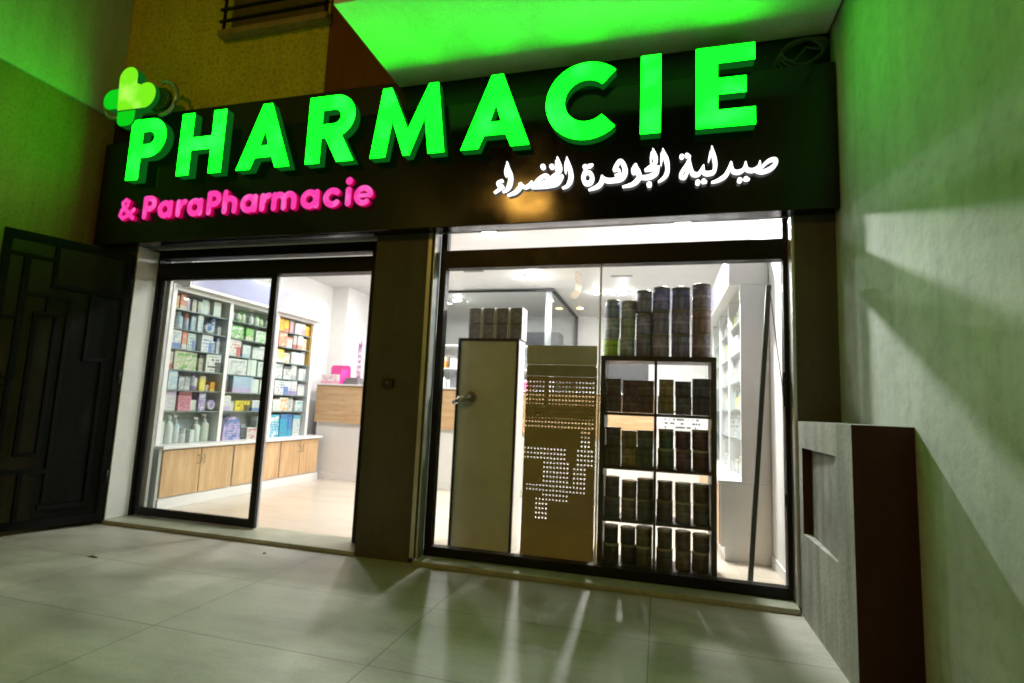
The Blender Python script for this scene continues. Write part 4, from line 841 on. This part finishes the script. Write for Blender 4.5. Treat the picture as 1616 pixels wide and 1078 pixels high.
rows = {(0, 0): (1, .135, [(.045, .035, .025), (.055, .03, .03), (.05, .035, .03)]), (0, 1): (1, .137, [(.10, .085, .03), (.035, .045, .045), (.025, .03, .05)]),
        (1, 0): (1, .145, [(.03, .035, .03), (.075, .07, .02), (.03, .045, .03)]), (1, 1): (0, .150, [(.02, .045, .02), (.04, .022, .035), (.04, .02, .03)]),
        (2, 0): (0, .150, [(.035, .035, .03), (.05, .04, .03), (.03, .035, .03)]), (2, 1): (0, .155, [(.03, .022, .015), (.05, .045, .03), (.03, .025, .02)]),
        (3, 0): (0, .138, [(.015, .018, .02), (.012, .014, .016), (.04, .05, .02)]), (3, 1): (0, .138, [(.03, .035, .02), (.045, .035, .025), (.035, .03, .028)])}
rows = {k: (v[0], v[1], [tuple(min(.3, .75 * q * 3.0 + .25 * sum(c)) for q in c) for c in v[2]]) for k, v in rows.items()}
LV = ['top', 'second', 'third', 'lowest']
for (ri, ci), (sq, h, cols_) in rows.items():
    x0 = -.405 if ci == 0 else -.012; pit = .123 if ci == 0 else .128
    for k in range(3):
        for tr in range(2):
            lab = f'{"square tin" if sq else "round canister"}, {"lower" if tr == 0 else "upper"} {ORD[k]} from left on the {LV[ri]} {"left" if ci == 0 else "right"} shelf of black unit'
            r = .0605 - (.006 if k == 0 and tr else 0) - (.003 if k == 1 else 0)
            canister(x0 + pit * (k + .5) + random.uniform(-.004, .004), .50 + random.uniform(-.01, .015), cellz[ri] + .001 + tr * (h + .0015), r * random.uniform(.98, 1.0), h * (1 if tr == 0 else random.uniform(.84, 1.02)), cols_[k], lab, 'canisters on the shelf unit', bool(sq), (k + tr) % 2, (ri + k) % 2)
rb_ = MB((-.15, .6, 1.33)).box(-.158, -.146, .58, .66, 1.325, 1.45).build('red_packet', plain('red_packet', (.6, .03, .08), .4)); tag(rb_, 'thin red packet upright between the square tins on the top left shelf', 'packet')
# leaning pole and cord
pl = MB((.63, .45, .03)).add([], [])
def bar(mb, a, b, w, d_):
    a, b = Vector(a), Vector(b); u_ = Vector((1, 0, 0)); v_ = Vector((0, 1, 0))
    vs = [p + u_ * sx * w / 2 + v_ * sy * d_ / 2 for p in (a, b) for sx, sy in ((-1, -1), (1, -1), (1, 1), (-1, 1))]
    mb.add(vs, [(3, 2, 1, 0), (4, 5, 6, 7), (0, 1, 5, 4), (1, 2, 6, 5), (2, 3, 7, 6), (3, 0, 4, 7)])
bar(pl, (.635, .44, .031), (.795, .50, 2.19), .034, .03)
tag(pl.build('leaning_pole', plain('dark_pole', (.05, .05, .045), .35, .3)), 'dark slim pole leaning in the right corner of the window', 'pole')
cd = MB((.8, .5, 2.19)).tube([(.80, .48, 2.15), (.815, .46, 1.95), (.835, .44, 1.7), (.855, .40, 1.45), (.862, .38, 1.2)], .004, 6)
tag(cd.build('pull_cord', plain('grey_cord', (.12, .12, .11), .6)), 'thin cord hanging beside the leaning pole', 'cord')

# ------------------------------------------------------------------ world, camera, view
w_ = bpy.data.worlds.new('World'); S.world = w_; w_.use_nodes = True
nt = w_.node_tree; bg = nt.nodes['Background']
sky = nt.nodes.new('ShaderNodeTexSky'); sky.sky_type = 'NISHITA'; sky.sun_disc = False
sky.sun_elevation = math.radians(-7); sky.sun_rotation = math.radians(200)
nt.links.new(sky.outputs[0], bg.inputs[0]); bg.inputs[1].default_value = .012
cam = bpy.data.cameras.new('camera'); co_ = bpy.data.objects.new('camera', cam); COL.objects.link(co_)
cam.sensor_width = 36; cam.lens = 36 * 850.268 / 1616; cam.clip_start = .05; cam.clip_end = 300
R3 = Matrix(((.964437, -.009175, .264152), (.260965, -.125486, -.957158), (.041929, .992053, -.118629)))
co_.matrix_world = Matrix.Translation((0, -3.87158, 1.2)) @ R3.to_4x4()
S.camera = co_
S.view_settings.view_transform = 'Standard'; S.view_settings.look = 'None'; S.view_settings.gamma = 1; S.view_settings.exposure = 0
S.cycles.max_bounces = 10; S.cycles.diffuse_bounces = 5; S.cycles.glossy_bounces = 4; S.cycles.transparent_max_bounces = 24
S.cycles.use_light_tree = True; S.cycles.sample_clamp_indirect = 6; S.cycles.caustics_reflective = False; S.cycles.caustics_refractive = False
S.cycles.use_denoising = True; S.cycles.filter_width = 1.9
